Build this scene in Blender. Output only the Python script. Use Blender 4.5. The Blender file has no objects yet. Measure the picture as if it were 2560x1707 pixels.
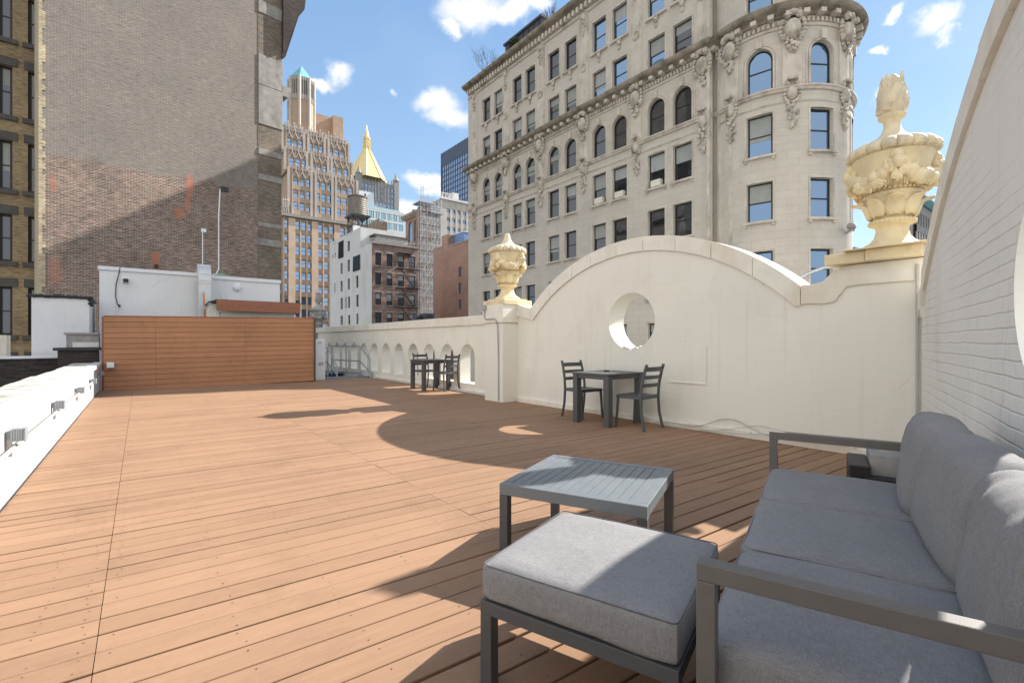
import bpy, bmesh, math, random
from mathutils import Vector, Matrix, noise
R = math.radians
random.seed(7)
C = bpy.context.scene.collection
sc = bpy.context.scene
# ---------------------------------------------------------------- camera
F, CX, CY, CAMH = 1190.0, 1280.0, 853.5, 1.2
cam_d = bpy.data.cameras.new("camera"); cam = bpy.data.objects.new("camera", cam_d); C.objects.link(cam)
cam_d.sensor_width = 36; cam_d.lens = F/2560*36; cam_d.clip_start = 0.05; cam_d.clip_end = 3000
cam.location = (0, 0, CAMH); cam.rotation_euler = (R(90), 0, 0)
sc.camera = cam
# ---------------------------------------------------------------- light
SUN_AZ, SUN_EL = 60.0, 37.0
sd = bpy.data.lights.new("sun", 'SUN'); sun = bpy.data.objects.new("sun", sd); C.objects.link(sun)
sd.energy = 4.7; sd.angle = R(0.5); sd.color = (1.0, 0.96, 0.90)
sv = Vector((math.sin(R(SUN_AZ))*math.cos(R(SUN_EL)), math.cos(R(SUN_AZ))*math.cos(R(SUN_EL)), math.sin(R(SUN_EL))))
sun.rotation_euler = sv.to_track_quat('Z', 'Y').to_euler(); sun.location = (20, 10, 40)
sc.view_settings.view_transform = 'Standard'; sc.view_settings.look = 'None'
sc.view_settings.exposure = 0.96; sc.view_settings.gamma = 1
wd = bpy.data.worlds.new("World"); sc.world = wd; wd.use_nodes = True
def build_world():
    nt = wd.node_tree; N = nt.nodes; L = nt.links; N.clear()
    out = N.new('ShaderNodeOutputWorld'); bg = N.new('ShaderNodeBackground')
    sky = N.new('ShaderNodeTexSky'); sky.sky_type = 'NISHITA'; sky.sun_disc = False
    sky.sun_elevation = R(SUN_EL); sky.sun_rotation = R(SUN_AZ); sky.air_density = 0.8; sky.dust_density = 0.15; sky.ozone_density = 1.6
    bg.inputs[1].default_value = 0.15
    tc = N.new('ShaderNodeTexCoord')
    nz = N.new('ShaderNodeTexNoise'); nz.inputs['Scale'].default_value = 9; nz.inputs['Detail'].default_value = 9; nz.inputs['Roughness'].default_value = .6
    L.new(tc.outputs['Generated'], nz.inputs['Vector'])
    s1 = N.new('ShaderNodeVectorMath'); s1.operation = 'SUBTRACT'; s1.inputs[1].default_value = (.5, .5, .5); L.new(nz.outputs['Color'], s1.inputs[0])
    s2 = N.new('ShaderNodeVectorMath'); s2.operation = 'SCALE'; s2.inputs['Scale'].default_value = .10; L.new(s1.outputs[0], s2.inputs[0])
    ad = N.new('ShaderNodeVectorMath'); ad.operation = 'ADD'; L.new(tc.outputs['Generated'], ad.inputs[0]); L.new(s2.outputs[0], ad.inputs[1])
    clouds = [(1180, 22, 95, 42), (1270, 38, 60, 30), (1125, 60, 30, 22), (1330, 20, 40, 25), (858, 198, 34, 32), (810, 222, 42, 14), (985, 236, 16, 10), (1095, 268, 58, 34), (1120, 312, 60, 30),
              (1065, 440, 62, 20), (1100, 470, 60, 18), (2318, 66, 46, 24), (2345, 92, 30, 20), (2255, 32, 24, 14), (2203, 124, 20, 10), (2185, 240, 20, 24), (2190, 560, 30, 20), (1010, 520, 40, 30),
              (300, -500, 300, 90), (2100, -600, 260, 90), (-1500, 200, 260, 90)]
    last = None
    for (x, y, sx, sy) in clouds:
        d = Vector(((x-CX)/F, 1, (CY-y)/F)); k = d.length; d.normalize()
        a = N.new('ShaderNodeVectorMath'); a.operation = 'SUBTRACT'; L.new(ad.outputs[0], a.inputs[0]); a.inputs[1].default_value = d
        m = N.new('ShaderNodeVectorMath'); m.operation = 'MULTIPLY'; L.new(a.outputs[0], m.inputs[0])
        rx = sx/F/k*.9; rz = sy/F/k*.92
        m.inputs[1].default_value = (1/rx, 1/rx, 1/rz)
        l = N.new('ShaderNodeVectorMath'); l.operation = 'LENGTH'; L.new(m.outputs[0], l.inputs[0])
        mr = N.new('ShaderNodeMapRange'); mr.interpolation_type = 'SMOOTHSTEP'; mr.inputs[1].default_value = 1.35; mr.inputs[2].default_value = .35
        L.new(l.outputs['Value'], mr.inputs[0])
        if last is None: last = mr
        else:
            mx = N.new('ShaderNodeMath'); mx.operation = 'MAXIMUM'; L.new(last.outputs[0], mx.inputs[0]); L.new(mr.outputs[0], mx.inputs[1]); last = mx
    # unseen cloud banks added overhead, behind and beside the terrace as neutral fill light
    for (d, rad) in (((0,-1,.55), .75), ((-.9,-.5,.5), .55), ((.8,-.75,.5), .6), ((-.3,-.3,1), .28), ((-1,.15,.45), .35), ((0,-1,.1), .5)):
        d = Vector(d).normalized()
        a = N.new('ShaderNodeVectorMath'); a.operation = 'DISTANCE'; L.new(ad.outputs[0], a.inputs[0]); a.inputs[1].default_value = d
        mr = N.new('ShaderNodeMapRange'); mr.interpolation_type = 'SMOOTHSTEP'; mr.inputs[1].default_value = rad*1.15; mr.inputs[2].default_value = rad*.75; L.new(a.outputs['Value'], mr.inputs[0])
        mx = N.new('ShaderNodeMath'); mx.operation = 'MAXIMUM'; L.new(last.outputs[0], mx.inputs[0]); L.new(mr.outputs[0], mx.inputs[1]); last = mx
    # thin high veil
    n2 = N.new('ShaderNodeTexNoise'); n2.inputs['Scale'].default_value = 3.2; n2.inputs['Detail'].default_value = 6; L.new(tc.outputs['Generated'], n2.inputs['Vector'])
    m2 = N.new('ShaderNodeMapRange'); m2.inputs[1].default_value = .52; m2.inputs[2].default_value = .85; m2.inputs[4].default_value = .16; L.new(n2.outputs['Fac'], m2.inputs[0])
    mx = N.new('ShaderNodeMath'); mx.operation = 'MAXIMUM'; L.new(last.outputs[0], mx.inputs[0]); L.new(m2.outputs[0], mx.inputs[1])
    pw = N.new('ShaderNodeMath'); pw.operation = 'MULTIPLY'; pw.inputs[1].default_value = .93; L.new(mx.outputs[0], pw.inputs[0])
    # lift the blue a little and blend to cloud white
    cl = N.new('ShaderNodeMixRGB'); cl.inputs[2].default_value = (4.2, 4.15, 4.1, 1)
    gm = N.new('ShaderNodeMixRGB'); gm.blend_type = 'MULTIPLY'; gm.inputs[0].default_value = 1; gm.inputs[2].default_value = SKYTINT
    L.new(sky.outputs[0], gm.inputs[1])
    sp = N.new('ShaderNodeSeparateXYZ'); L.new(tc.outputs['Generated'], sp.inputs[0])
    gr = N.new('ShaderNodeValToRGB'); e = gr.color_ramp.elements; e[0].position = 0; e[0].color = (.68,.84,.98,1); e[1].position = .75; e[1].color = (.22,.45,.85,1)
    e2 = gr.color_ramp.elements.new(.28); e2.color = (.44,.68,.95,1)
    L.new(sp.outputs[2], gr.inputs[0])
    gs = N.new('ShaderNodeVectorMath'); gs.operation = 'SCALE'; gs.inputs['Scale'].default_value = 3.1; L.new(gr.outputs[0], gs.inputs[0])
    hm = N.new('ShaderNodeMixRGB'); hm.inputs[0].default_value = .72; L.new(gm.outputs[0], hm.inputs[1]); L.new(gs.outputs[0], hm.inputs[2])
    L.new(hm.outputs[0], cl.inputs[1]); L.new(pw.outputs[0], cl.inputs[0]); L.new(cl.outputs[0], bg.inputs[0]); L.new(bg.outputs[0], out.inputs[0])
SKYTINT = (1.06, 1.04, 1.0, 1)
build_world()
# ---------------------------------------------------------------- grid frame: local x = n (towards the street), local y = u (away along the street)
GA = R(38.0); cg, sg = math.cos(GA), math.sin(GA)
def W(n, u, z=0): return Vector((n*cg-u*sg, n*sg+u*cg, z))
def nA(x, u0):
    r = (x-CX)/F; t = u0/(-sg*r+cg); return t*(cg*r+sg)
def zA(x, y, u0):
    r = (x-CX)/F; return CAMH+(CY-y)*(u0/(-sg*r+cg))/F
def uB(x, n0):
    r = (x-CX)/F; t = n0/(cg*r+sg); return t*(-sg*r+cg)
def zB(x, y, n0):
    r = (x-CX)/F; return CAMH+(CY-y)*(n0/(cg*r+sg))/F
def gridpos(x, t):
    X = (x-CX)/F*t; return (cg*X+sg*t, -sg*X+cg*t)
# ---------------------------------------------------------------- mesh builder
class MB:
    def __init__(s): s.v=[]; s.f=[]; s.m=[]; s.uv={}
    def quad(s, a, b, c, d, m=0, uv=None):
        i = len(s.v); s.v += [a, b, c, d]; s.f.append((i, i+1, i+2, i+3)); s.m.append(m)
        if uv: s.uv[len(s.f)-1] = uv
    def face(s, pts, m=0):
        i = len(s.v); s.v += list(pts); s.f.append(tuple(range(i, i+len(pts)))); s.m.append(m)
    def box(s, x0, x1, y0, y1, z0, z1, m=0):
        if x0 > x1: x0, x1 = x1, x0
        if y0 > y1: y0, y1 = y1, y0
        if z0 > z1: z0, z1 = z1, z0
        i = len(s.v)
        s.v += [(x0,y0,z0),(x1,y0,z0),(x1,y1,z0),(x0,y1,z0),(x0,y0,z1),(x1,y0,z1),(x1,y1,z1),(x0,y1,z1)]
        for q in ((3,2,1,0),(4,5,6,7),(0,1,5,4),(1,2,6,5),(2,3,7,6),(3,0,4,7)): s.f.append(tuple(i+k for k in q)); s.m.append(m)
        return s
    def pbox(s, P, s0, s1, z0, z1, d0, d1, m=0, ns=1):
        """box given in facade coordinates through the mapping P(s,z,d)"""
        for k in range(ns):
            a = s0+(s1-s0)*k/ns; b = s0+(s1-s0)*(k+1)/ns
            i = len(s.v)
            s.v += [P(a,z0,d0),P(b,z0,d0),P(b,z0,d1),P(a,z0,d1),P(a,z1,d0),P(b,z1,d0),P(b,z1,d1),P(a,z1,d1)]
            fs = [(3,2,1,0),(4,5,6,7),(0,1,5,4),(2,3,7,6)]
            if k == 0: fs.append((3,0,4,7))
            if k == ns-1: fs.append((1,2,6,5))
            for q in fs: s.f.append(tuple(i+j for j in q)); s.m.append(m)
            s.uv[len(s.f)-1-(0 if k<ns-1 and k>0 else (1 if (k==0)!=(k==ns-1) else 2))] = [(b,z0),(a,z0),(a,z1),(b,z1)]
        return s
    def beam(s, a, b, w, h=None, m=0, up=(0,0,1)):
        a = Vector(a); b = Vector(b); h = h or w; d = (b-a).normalized(); up = Vector(up)
        if abs(d.dot(up)) > .98: up = Vector((0,1,0)) if abs(d.y) < .9 else Vector((1,0,0))
        x = d.cross(up).normalized(); y = x.cross(d).normalized(); i = len(s.v)
        for p in (a, b):
            for (p1, p2) in ((-1,-1),(1,-1),(1,1),(-1,1)): s.v.append(tuple(p+x*w/2*p1+y*h/2*p2))
        for q in ((3,2,1,0),(4,5,6,7),(0,1,5,4),(1,2,6,5),(2,3,7,6),(3,0,4,7)): s.f.append(tuple(i+k for k in q)); s.m.append(m)
        return s
    def tube(s, pts, r, seg=8, m=0, r2=None):
        pts = [Vector(p) for p in pts]; n = len(pts); rings = []
        prev = None
        for k, p in enumerate(pts):
            d = (pts[min(k+1, n-1)]-pts[max(k-1, 0)]).normalized()
            if prev is None:
                up = Vector((0,0,1)) if abs(d.z) < .9 else Vector((1,0,0)); x = d.cross(up).normalized()
            else: x = (prev-d*prev.dot(d)).normalized()
            prev = x; y = d.cross(x); rr = r if r2 is None else r+(r2-r)*k/(n-1)
            rings.append(len(s.v))
            for j in range(seg):
                a = 2*math.pi*j/seg; s.v.append(tuple(p+x*rr*math.cos(a)+y*rr*math.sin(a)))
        for k in range(n-1):
            for j in range(seg):
                s.f.append((rings[k]+j, rings[k]+(j+1)%seg, rings[k+1]+(j+1)%seg, rings[k+1]+j)); s.m.append(m)
        s.f.append(tuple(rings[0]+j for j in range(seg))[::-1]); s.m.append(m)
        s.f.append(tuple(rings[-1]+j for j in range(seg))); s.m.append(m)
        return s
    def lathe(s, prof, seg=32, c=(0,0,0), rf=None, m=0):
        base = len(s.v)
        for (r, z) in prof:
            for j in range(seg):
                a = 2*math.pi*j/seg; rr = r*(rf(a, r, z) if rf else 1)
                s.v.append((c[0]+rr*math.cos(a), c[1]+rr*math.sin(a), c[2]+z))
        for k in range(len(prof)-1):
            for j in range(seg):
                s.f.append((base+k*seg+j, base+k*seg+(j+1)%seg, base+(k+1)*seg+(j+1)%seg, base+(k+1)*seg+j)); s.m.append(m)
        s.f.append(tuple(base+j for j in range(seg))[::-1]); s.m.append(m)
        t = base+(len(prof)-1)*seg; s.f.append(tuple(t+j for j in range(seg))); s.m.append(m)
        return s
    def ball(s, c, r, m=0, seg=8, rings=6, jit=0):
        if not hasattr(r, '__len__'): r = (r, r, r)
        base = len(s.v)
        for k in range(rings+1):
            t = math.pi*k/rings
            for j in range(seg):
                a = 2*math.pi*j/seg; q = 1+(random.uniform(-jit, jit) if jit else 0)
                s.v.append((c[0]+r[0]*q*math.sin(t)*math.cos(a), c[1]+r[1]*q*math.sin(t)*math.sin(a), c[2]+r[2]*q*math.cos(t)))
        for k in range(rings):
            for j in range(seg):
                s.f.append((base+k*seg+j, base+(k+1)*seg+j, base+(k+1)*seg+(j+1)%seg, base+k*seg+(j+1)%seg)); s.m.append(m)
        return s
    def xf(s, mat, start=0):
        for i in range(start, len(s.v)): s.v[i] = tuple(mat @ Vector(s.v[i]))
        return s
    def build(s, name, mats, parent=None, smooth=False, bevel=0, loc=None, rotz=None, merge=False, subd=0):
        me = bpy.data.meshes.new(name); me.from_pydata([tuple(p) for p in s.v], [], s.f)
        if not isinstance(mats, (list, tuple)): mats = [mats]
        for q in mats: me.materials.append(q)
        uvl = me.uv_layers.new(name='UVMap')
        for p in me.polygons:
            p.material_index = min(s.m[p.index], len(mats)-1); p.use_smooth = smooth
            if p.index in s.uv and len(s.uv[p.index]) == len(p.loop_indices):
                for li, q in zip(p.loop_indices, s.uv[p.index]): uvl.data[li].uv = q
            else:
                nn = p.normal; ax, ay, az = abs(nn.x), abs(nn.y), abs(nn.z)
                for li in p.loop_indices:
                    co = me.vertices[me.loops[li].vertex_index].co
                    uvl.data[li].uv = (co.x, co.y) if az >= ax and az >= ay else ((co.y, co.z) if ax > ay else (co.x, co.z))
        if merge or smooth:
            bm = bmesh.new(); bm.from_mesh(me); bmesh.ops.remove_doubles(bm, verts=bm.verts, dist=1e-5); bmesh.ops.recalc_face_normals(bm, faces=bm.faces); bm.to_mesh(me); bm.free()
        o = bpy.data.objects.new(name, me); C.objects.link(o)
        if parent: o.parent = parent
        if loc is not None: o.location = loc
        if rotz is not None: o.rotation_euler = (0, 0, rotz)
        if bevel:
            b = o.modifiers.new('bevel', 'BEVEL'); b.width = bevel; b.segments = 2; b.limit_method = 'ANGLE'; b.angle_limit = R(40)
        if subd:
            b = o.modifiers.new('sub', 'SUBSURF'); b.levels = subd; b.render_levels = subd
        if smooth:
            try: me.set_sharp_from_angle(angle=R(42))
            except Exception: pass
        return o
def tag(o, label=None, cat=None, group=None, kind=None):
    if label: o['label'] = label
    if cat: o['category'] = cat
    if group: o['group'] = group
    if kind: o['kind'] = kind
    return o
def thing(name, label, cat, loc=(0,0,0), rotz=0.0, group=None):
    o = bpy.data.objects.new(name, None); C.objects.link(o); o.location = loc; o.rotation_euler = (0, 0, rotz)
    o.empty_display_size = .2
    return tag(o, label, cat, group)
def gthing(name, label, cat, n=0, u=0, z=0, group=None):
    return thing(name, label, cat, W(n, u, z), GA, group)
def copy_tree(o, parent=None):
    c = o.copy(); C.objects.link(c); c.parent = parent
    for ch in list(o.children): copy_tree(ch, c)
    return c
# ---------------------------------------------------------------- materials
def mat(name, col, rough=.7, metal=0, var=.12, scale=3, detail=4, bump=0, bscale=60, spec=.5, col2=None, coat=0, dirt=None, dscale=.6, aniso=(1,1,1), rand=0):
    m = bpy.data.materials.new(name); m.use_nodes = True; nt = m.node_tree; N = nt.nodes; L = nt.links
    b = N['Principled BSDF']; b.inputs['Roughness'].default_value = rough; b.inputs['Metallic'].default_value = metal
    b.inputs['Specular IOR Level'].default_value = spec; b.inputs['Coat Weight'].default_value = coat
    tc = N.new('ShaderNodeTexCoord'); mp = N.new('ShaderNodeMapping'); mp.inputs['Scale'].default_value = aniso; L.new(tc.outputs['Object'], mp.inputs[0])
    n = N.new('ShaderNodeTexNoise'); n.inputs['Scale'].default_value = scale; n.inputs['Detail'].default_value = detail; L.new(mp.outputs[0], n.inputs['Vector'])
    r = N.new('ShaderNodeValToRGB'); r.color_ramp.elements[0].position = .3; r.color_ramp.elements[1].position = .7
    c1 = tuple(max(0, x*(1-var)) for x in col)+(1,); c2 = (tuple(col2) if col2 else tuple(min(1, x*(1+var)) for x in col))+(1,)
    r.color_ramp.elements[0].color = c1; r.color_ramp.elements[1].color = c2; L.new(n.outputs['Fac'], r.inputs[0])
    o = r.outputs[0]
    if dirt:
        n2 = N.new('ShaderNodeTexNoise'); n2.inputs['Scale'].default_value = dscale; n2.inputs['Detail'].default_value = 8; n2.inputs['Roughness'].default_value = .65
        mp2 = N.new('ShaderNodeMapping'); mp2.inputs['Scale'].default_value = (1, 1, .45); L.new(tc.outputs['Object'], mp2.inputs[0]); L.new(mp2.outputs[0], n2.inputs['Vector'])
        r2 = N.new('ShaderNodeValToRGB'); r2.color_ramp.elements[0].position = .5; r2.color_ramp.elements[1].position = .75
        r2.color_ramp.elements[0].color = (0,0,0,1); r2.color_ramp.elements[1].color = (1,1,1,1); L.new(n2.outputs['Fac'], r2.inputs[0])
        mx = N.new('ShaderNodeMixRGB'); mx.inputs[2].default_value = tuple(dirt)+(1,); L.new(o, mx.inputs[1]); L.new(r2.outputs[0], mx.inputs[0]); o = mx.outputs[0]
    if rand:
        g = N.new('ShaderNodeNewGeometry'); mr = N.new('ShaderNodeMapRange'); mr.inputs[3].default_value = 1-rand; mr.inputs[4].default_value = 1+rand
        L.new(g.outputs['Random Per Island'], mr.inputs[0]); mm = N.new('ShaderNodeVectorMath'); mm.operation = 'SCALE'; L.new(o, mm.inputs[0]); L.new(mr.outputs[0], mm.inputs['Scale']); o = mm.outputs[0]
    L.new(o, b.inputs['Base Color'])
    if bump:
        nb = N.new('ShaderNodeTexNoise'); nb.inputs['Scale'].default_value = bscale; nb.inputs['Detail'].default_value = 5; L.new(mp.outputs[0], nb.inputs['Vector'])
        bp = N.new('ShaderNodeBump'); bp.inputs['Strength'].default_value = bump; bp.inputs['Distance'].default_value = .01; L.new(nb.outputs['Fac'], bp.inputs['Height']); L.new(bp.outputs[0], b.inputs['Normal'])
    return m
def brickmat(name, c1, c2, mortar, bw=.21, bh=.075, ms=.012, rough=.85, bump=.4, var=.35, vs=.35, overlay=None, offset=.5, noise_amt=.5, blotch=None):
    """bricks laid out by UV (metres)"""
    m = bpy.data.materials.new(name); m.use_nodes = True; nt = m.node_tree; N = nt.nodes; L = nt.links
    b = N['Principled BSDF']; b.inputs['Roughness'].default_value = rough; b.inputs['Specular IOR Level'].default_value = .25
    tc = N.new('ShaderNodeTexCoord')
    br = N.new('ShaderNodeTexBrick'); br.inputs['Scale'].default_value = 1; br.inputs['Brick Width'].default_value = bw; br.inputs['Row Height'].default_value = bh
    br.inputs['Mortar Size'].default_value = ms; br.inputs['Mortar Smooth'].default_value = .2; br.offset = offset
    br.inputs['Color1'].default_value = tuple(c1)+(1,); br.inputs['Color2'].default_value = tuple(c2)+(1,); br.inputs['Mortar'].default_value = tuple(mortar)+(1,)
    L.new(tc.outputs['UV'], br.inputs['Vector'])
    n = N.new('ShaderNodeTexNoise'); n.inputs['Scale'].default_value = vs; n.inputs['Detail'].default_value = 9; n.inputs['Roughness'].default_value = .7; L.new(tc.outputs['UV'], n.inputs['Vector'])
    mr = N.new('ShaderNodeMapRange'); mr.inputs[1].default_value = .3; mr.inputs[2].default_value = .7; mr.inputs[3].default_value = 1-var; mr.inputs[4].default_value = 1+var; L.new(n.outputs['Fac'], mr.inputs[0])
    n3 = N.new('ShaderNodeTexNoise'); n3.inputs['Scale'].default_value = 3.2; n3.inputs['Detail'].default_value = 6; n3.inputs['Roughness'].default_value = .7; mp3 = N.new('ShaderNodeMapping'); mp3.inputs['Scale'].default_value = (1, 4.2, 1); L.new(tc.outputs['UV'], mp3.inputs[0]); L.new(mp3.outputs[0], n3.inputs['Vector'])
    m3 = N.new('ShaderNodeMapRange'); m3.inputs[1].default_value = .3; m3.inputs[2].default_value = .7; m3.inputs[3].default_value = 1-noise_amt; m3.inputs[4].default_value = 1+noise_amt; L.new(n3.outputs['Fac'], m3.inputs[0])
    mu = N.new('ShaderNodeMath'); mu.operation = 'MULTIPLY'; L.new(mr.outputs[0], mu.inputs[0]); L.new(m3.outputs[0], mu.inputs[1])
    sc_ = N.new('ShaderNodeVectorMath'); sc_.operation = 'SCALE'; L.new(br.outputs['Color'], sc_.inputs[0]); L.new(mu.outputs[0], sc_.inputs['Scale'])
    o = sc_.outputs[0]
    if overlay: o = overlay(N, L, tc, o)
    L.new(o, b.inputs['Base Color'])
    bp = N.new('ShaderNodeBump'); bp.inputs['Strength'].default_value = bump; bp.inputs['Distance'].default_value = .012; bp.invert = True
    L.new(br.outputs['Fac'], bp.inputs['Height']); L.new(bp.outputs[0], b.inputs['Normal'])
    return m
def glassmat(name, tint=(.03,.04,.05), refl=.35, rough=.03, rcol=(.85,.92,1)):
    m = bpy.data.materials.new(name); m.use_nodes = True; nt = m.node_tree; N = nt.nodes; L = nt.links
    N.clear(); out = N.new('ShaderNodeOutputMaterial'); d = N.new('ShaderNodeBsdfDiffuse'); d.inputs[0].default_value = tuple(tint)+(1,)
    g = N.new('ShaderNodeBsdfGlossy'); g.inputs['Roughness'].default_value = rough; g.inputs[0].default_value = tuple(rcol)+(1,)
    tc = N.new('ShaderNodeTexCoord'); n = N.new('ShaderNodeTexNoise'); n.inputs['Scale'].default_value = .7; L.new(tc.outputs['Object'], n.inputs['Vector'])
    bp = N.new('ShaderNodeBump'); bp.inputs['Strength'].default_value = .35; bp.inputs['Distance'].default_value = .03; L.new(n.outputs['Fac'], bp.inputs['Height']); L.new(bp.outputs[0], g.inputs['Normal'])
    mx = N.new('ShaderNodeMixShader'); mx.inputs[0].default_value = refl; L.new(d.outputs[0], mx.inputs[1]); L.new(g.outputs[0], mx.inputs[2]); L.new(mx.outputs[0], out.inputs[0])
    return m
M = {}
def wallpaint(name, col, brick=.25, stain=(.45,.40,.30), seed=0, bdist=.01, crack=True):
    m = bpy.data.materials.new(name); m.use_nodes = True; nt = m.node_tree; N = nt.nodes; L = nt.links
    b = N['Principled BSDF']; b.inputs['Roughness'].default_value = .62; b.inputs['Specular IOR Level'].default_value = .35
    tc = N.new('ShaderNodeTexCoord')
    def nz(s, d, src='UV', sc3=(1,1,1), r=.6):
        mp = N.new('ShaderNodeMapping'); mp.inputs['Scale'].default_value = sc3; mp.inputs['Location'].default_value = (seed, seed*.3, 0); L.new(tc.outputs[src], mp.inputs[0])
        n = N.new('ShaderNodeTexNoise'); n.inputs['Scale'].default_value = s; n.inputs['Detail'].default_value = d; n.inputs['Roughness'].default_value = r; L.new(mp.outputs[0], n.inputs['Vector']); return n
    def ramp(src, p0, p1, c0=(0,0,0), c1=(1,1,1)):
        r = N.new('ShaderNodeValToRGB'); r.color_ramp.elements[0].position = p0; r.color_ramp.elements[1].position = p1
        r.color_ramp.elements[0].color = tuple(c0)+(1,); r.color_ramp.elements[1].color = tuple(c1)+(1,); L.new(src, r.inputs[0]); return r
    def mix(a, bcol, fac):
        x = N.new('ShaderNodeMixRGB'); L.new(a, x.inputs[1]); x.inputs[2].default_value = tuple(bcol)+(1,); L.new(fac, x.inputs[0]); return x.outputs[0]
    base = ramp(nz(.5, 5).outputs['Fac'], .3, .7, tuple(c*.93 for c in col), tuple(min(1, c*1.04) for c in col)).outputs[0]
    f = ramp(nz(1.2, 8, sc3=(1, .35, 1)).outputs['Fac'], .56, .8, (0,0,0), (.35,.35,.35)).outputs[0]
    o = mix(base, stain, f)
    stk = ramp(nz(1, 6, sc3=(11, .45, 1), r=.65).outputs['Fac'], .56, .78, (0,0,0), (.22,.22,.22)).outputs[0]
    o = mix(o, tuple(c*.72 for c in stain), stk)
    pa = N.new('ShaderNodeTexVoronoi'); pa.inputs['Scale'].default_value = 1.1; L.new(tc.outputs['UV'], pa.inputs['Vector'])
    pr_ = ramp(pa.outputs['Color'], .45, .62, (0,0,0), (.22,.22,.22)).outputs[0]; o = mix(o, tuple(min(1, c*1.1) for c in col), pr_)
    cw_ = nz(3, 6); va = N.new('ShaderNodeVectorMath'); va.operation = 'MULTIPLY_ADD'; va.inputs[1].default_value = (.35,.35,0); L.new(cw_.outputs['Color'], va.inputs[0]); L.new(tc.outputs['UV'], va.inputs[2])
    cr = N.new('ShaderNodeTexVoronoi'); cr.feature = 'DISTANCE_TO_EDGE'; cr.inputs['Scale'].default_value = .8; L.new(va.outputs[0], cr.inputs['Vector'])
    ck = ramp(cr.outputs['Distance'], .0, .006, (.25,.25,.25), (0,0,0)).outputs[0]; cm = ramp(nz(.9, 2).outputs['Fac'], .52, .6).outputs[0]
    cx2 = N.new('ShaderNodeMath'); cx2.operation = 'MULTIPLY'; L.new(ck, cx2.inputs[0]); L.new(cm, cx2.inputs[1]); o = mix(o, (.30,.27,.22), cx2.outputs[0])
    f2 = ramp(nz(30, 4, sc3=(.35, 1, 1), r=.7).outputs['Fac'], .73, .76, (0,0,0), (.5,.5,.5)).outputs[0]
    sp = N.new('ShaderNodeSeparateXYZ'); L.new(tc.outputs['UV'], sp.inputs[0])
    lo = N.new('ShaderNodeMapRange'); lo.inputs[1].default_value = .75; lo.inputs[2].default_value = .0; L.new(sp.outputs[1], lo.inputs[0])
    mu = N.new('ShaderNodeMath'); mu.operation = 'MULTIPLY'; L.new(f2, mu.inputs[0]); L.new(lo.outputs[0], mu.inputs[1])
    o = mix(o, (.16,.15,.13), mu.outputs[0])
    L.new(o, b.inputs['Base Color'])
    br = N.new('ShaderNodeTexBrick'); br.inputs['Scale'].default_value = 1; br.inputs['Brick Width'].default_value = .21; br.inputs['Row Height'].default_value = .075; br.inputs['Mortar Size'].default_value = .009; br.inputs['Mortar Smooth'].default_value = 1
    wv = nz(2.5, 3); ad = N.new('ShaderNodeVectorMath'); ad.operation = 'MULTIPLY_ADD'; ad.inputs[1].default_value = (.03,.03,0); L.new(wv.outputs['Color'], ad.inputs[0]); L.new(tc.outputs['UV'], ad.inputs[2]); L.new(ad.outputs[0], br.inputs['Vector'])
    patch = ramp(nz(.9, 5).outputs['Fac'], .38, .66, (.05,.05,.05)).outputs[0]
    mb = N.new('ShaderNodeMath'); mb.operation = 'MULTIPLY'; L.new(br.outputs['Fac'], mb.inputs[0]); L.new(patch, mb.inputs[1])
    b1 = N.new('ShaderNodeBump'); b1.invert = True; b1.inputs['Strength'].default_value = brick; b1.inputs['Distance'].default_value = bdist; L.new(mb.outputs[0], b1.inputs['Height'])
    b2 = N.new('ShaderNodeBump'); b2.inputs['Strength'].default_value = .25; b2.inputs['Distance'].default_value = .01; L.new(nz(9, 6).outputs['Fac'], b2.inputs['Height']); L.new(b1.outputs[0], b2.inputs['Normal'])
    L.new(b2.outputs[0], b.inputs['Normal'])
    return m
M['cream'] = wallpaint('cream_painted_brick', (.84,.81,.71), .14)
M['white'] = wallpaint('white_painted_brick', (.85,.83,.77), .5, seed=5, bdist=.018)
M['bulk'] = wallpaint('bulkhead_white_brick', (.80,.80,.79), .4, stain=(.6,.62,.62), seed=9, bdist=.015)
M['parapet'] = mat('parapet_white_paint', (.55,.55,.535), .55, var=.04, bump=.3, bscale=25)
M['coping'] = mat('coping_paint', (.83,.795,.69), .55, var=.06, scale=5, bump=.2, bscale=30, dirt=(.70,.60,.45), dscale=1.2)
M['weathered'] = mat('weathered_stone_top', (.50,.47,.42), .9, var=.35, scale=6, bump=.6, bscale=30, dirt=(.12,.11,.10), dscale=3, aniso=(.5,3,1))
M['urn'] = mat('glazed_terracotta', (.80,.67,.42), .5, var=.10, scale=5, bump=.25, bscale=40, dirt=(.55,.42,.24), dscale=4, spec=.4)
M['urnlid'] = mat('urn_lid', (.76,.65,.44), .55, var=.10, scale=6, bump=.25, bscale=40, dirt=(.36,.30,.22), dscale=5)
M['crevice'] = mat('crevice_soot', (.16,.13,.09), .9)
M['greystone'] = mat('grey_stone', (.34,.33,.31), .85, var=.25, scale=5, bump=.3, dirt=(.14,.14,.14), dscale=3)
M['metal'] = mat('charcoal_powder_coat', (.085,.088,.09), .42, var=.05, scale=20, bump=.05, bscale=300)
M['metal2'] = mat('taupe_grey_aluminium', (.15,.135,.12), .45, var=.05, scale=20, bump=.05, bscale=300)
M['tabletop'] = mat('table_slate_grey', (.17,.19,.205), .38, var=.06, scale=10, bump=.08, bscale=200)
M['gal'] = mat('galvanised_steel', (.42,.44,.46), .45, metal=.6, var=.1, scale=8)
M['duct'] = mat('duct_sheet', (.60,.61,.61), .4, metal=.4, var=.1, scale=3)
M['black'] = mat('black_plastic', (.02,.02,.022), .5)
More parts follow.
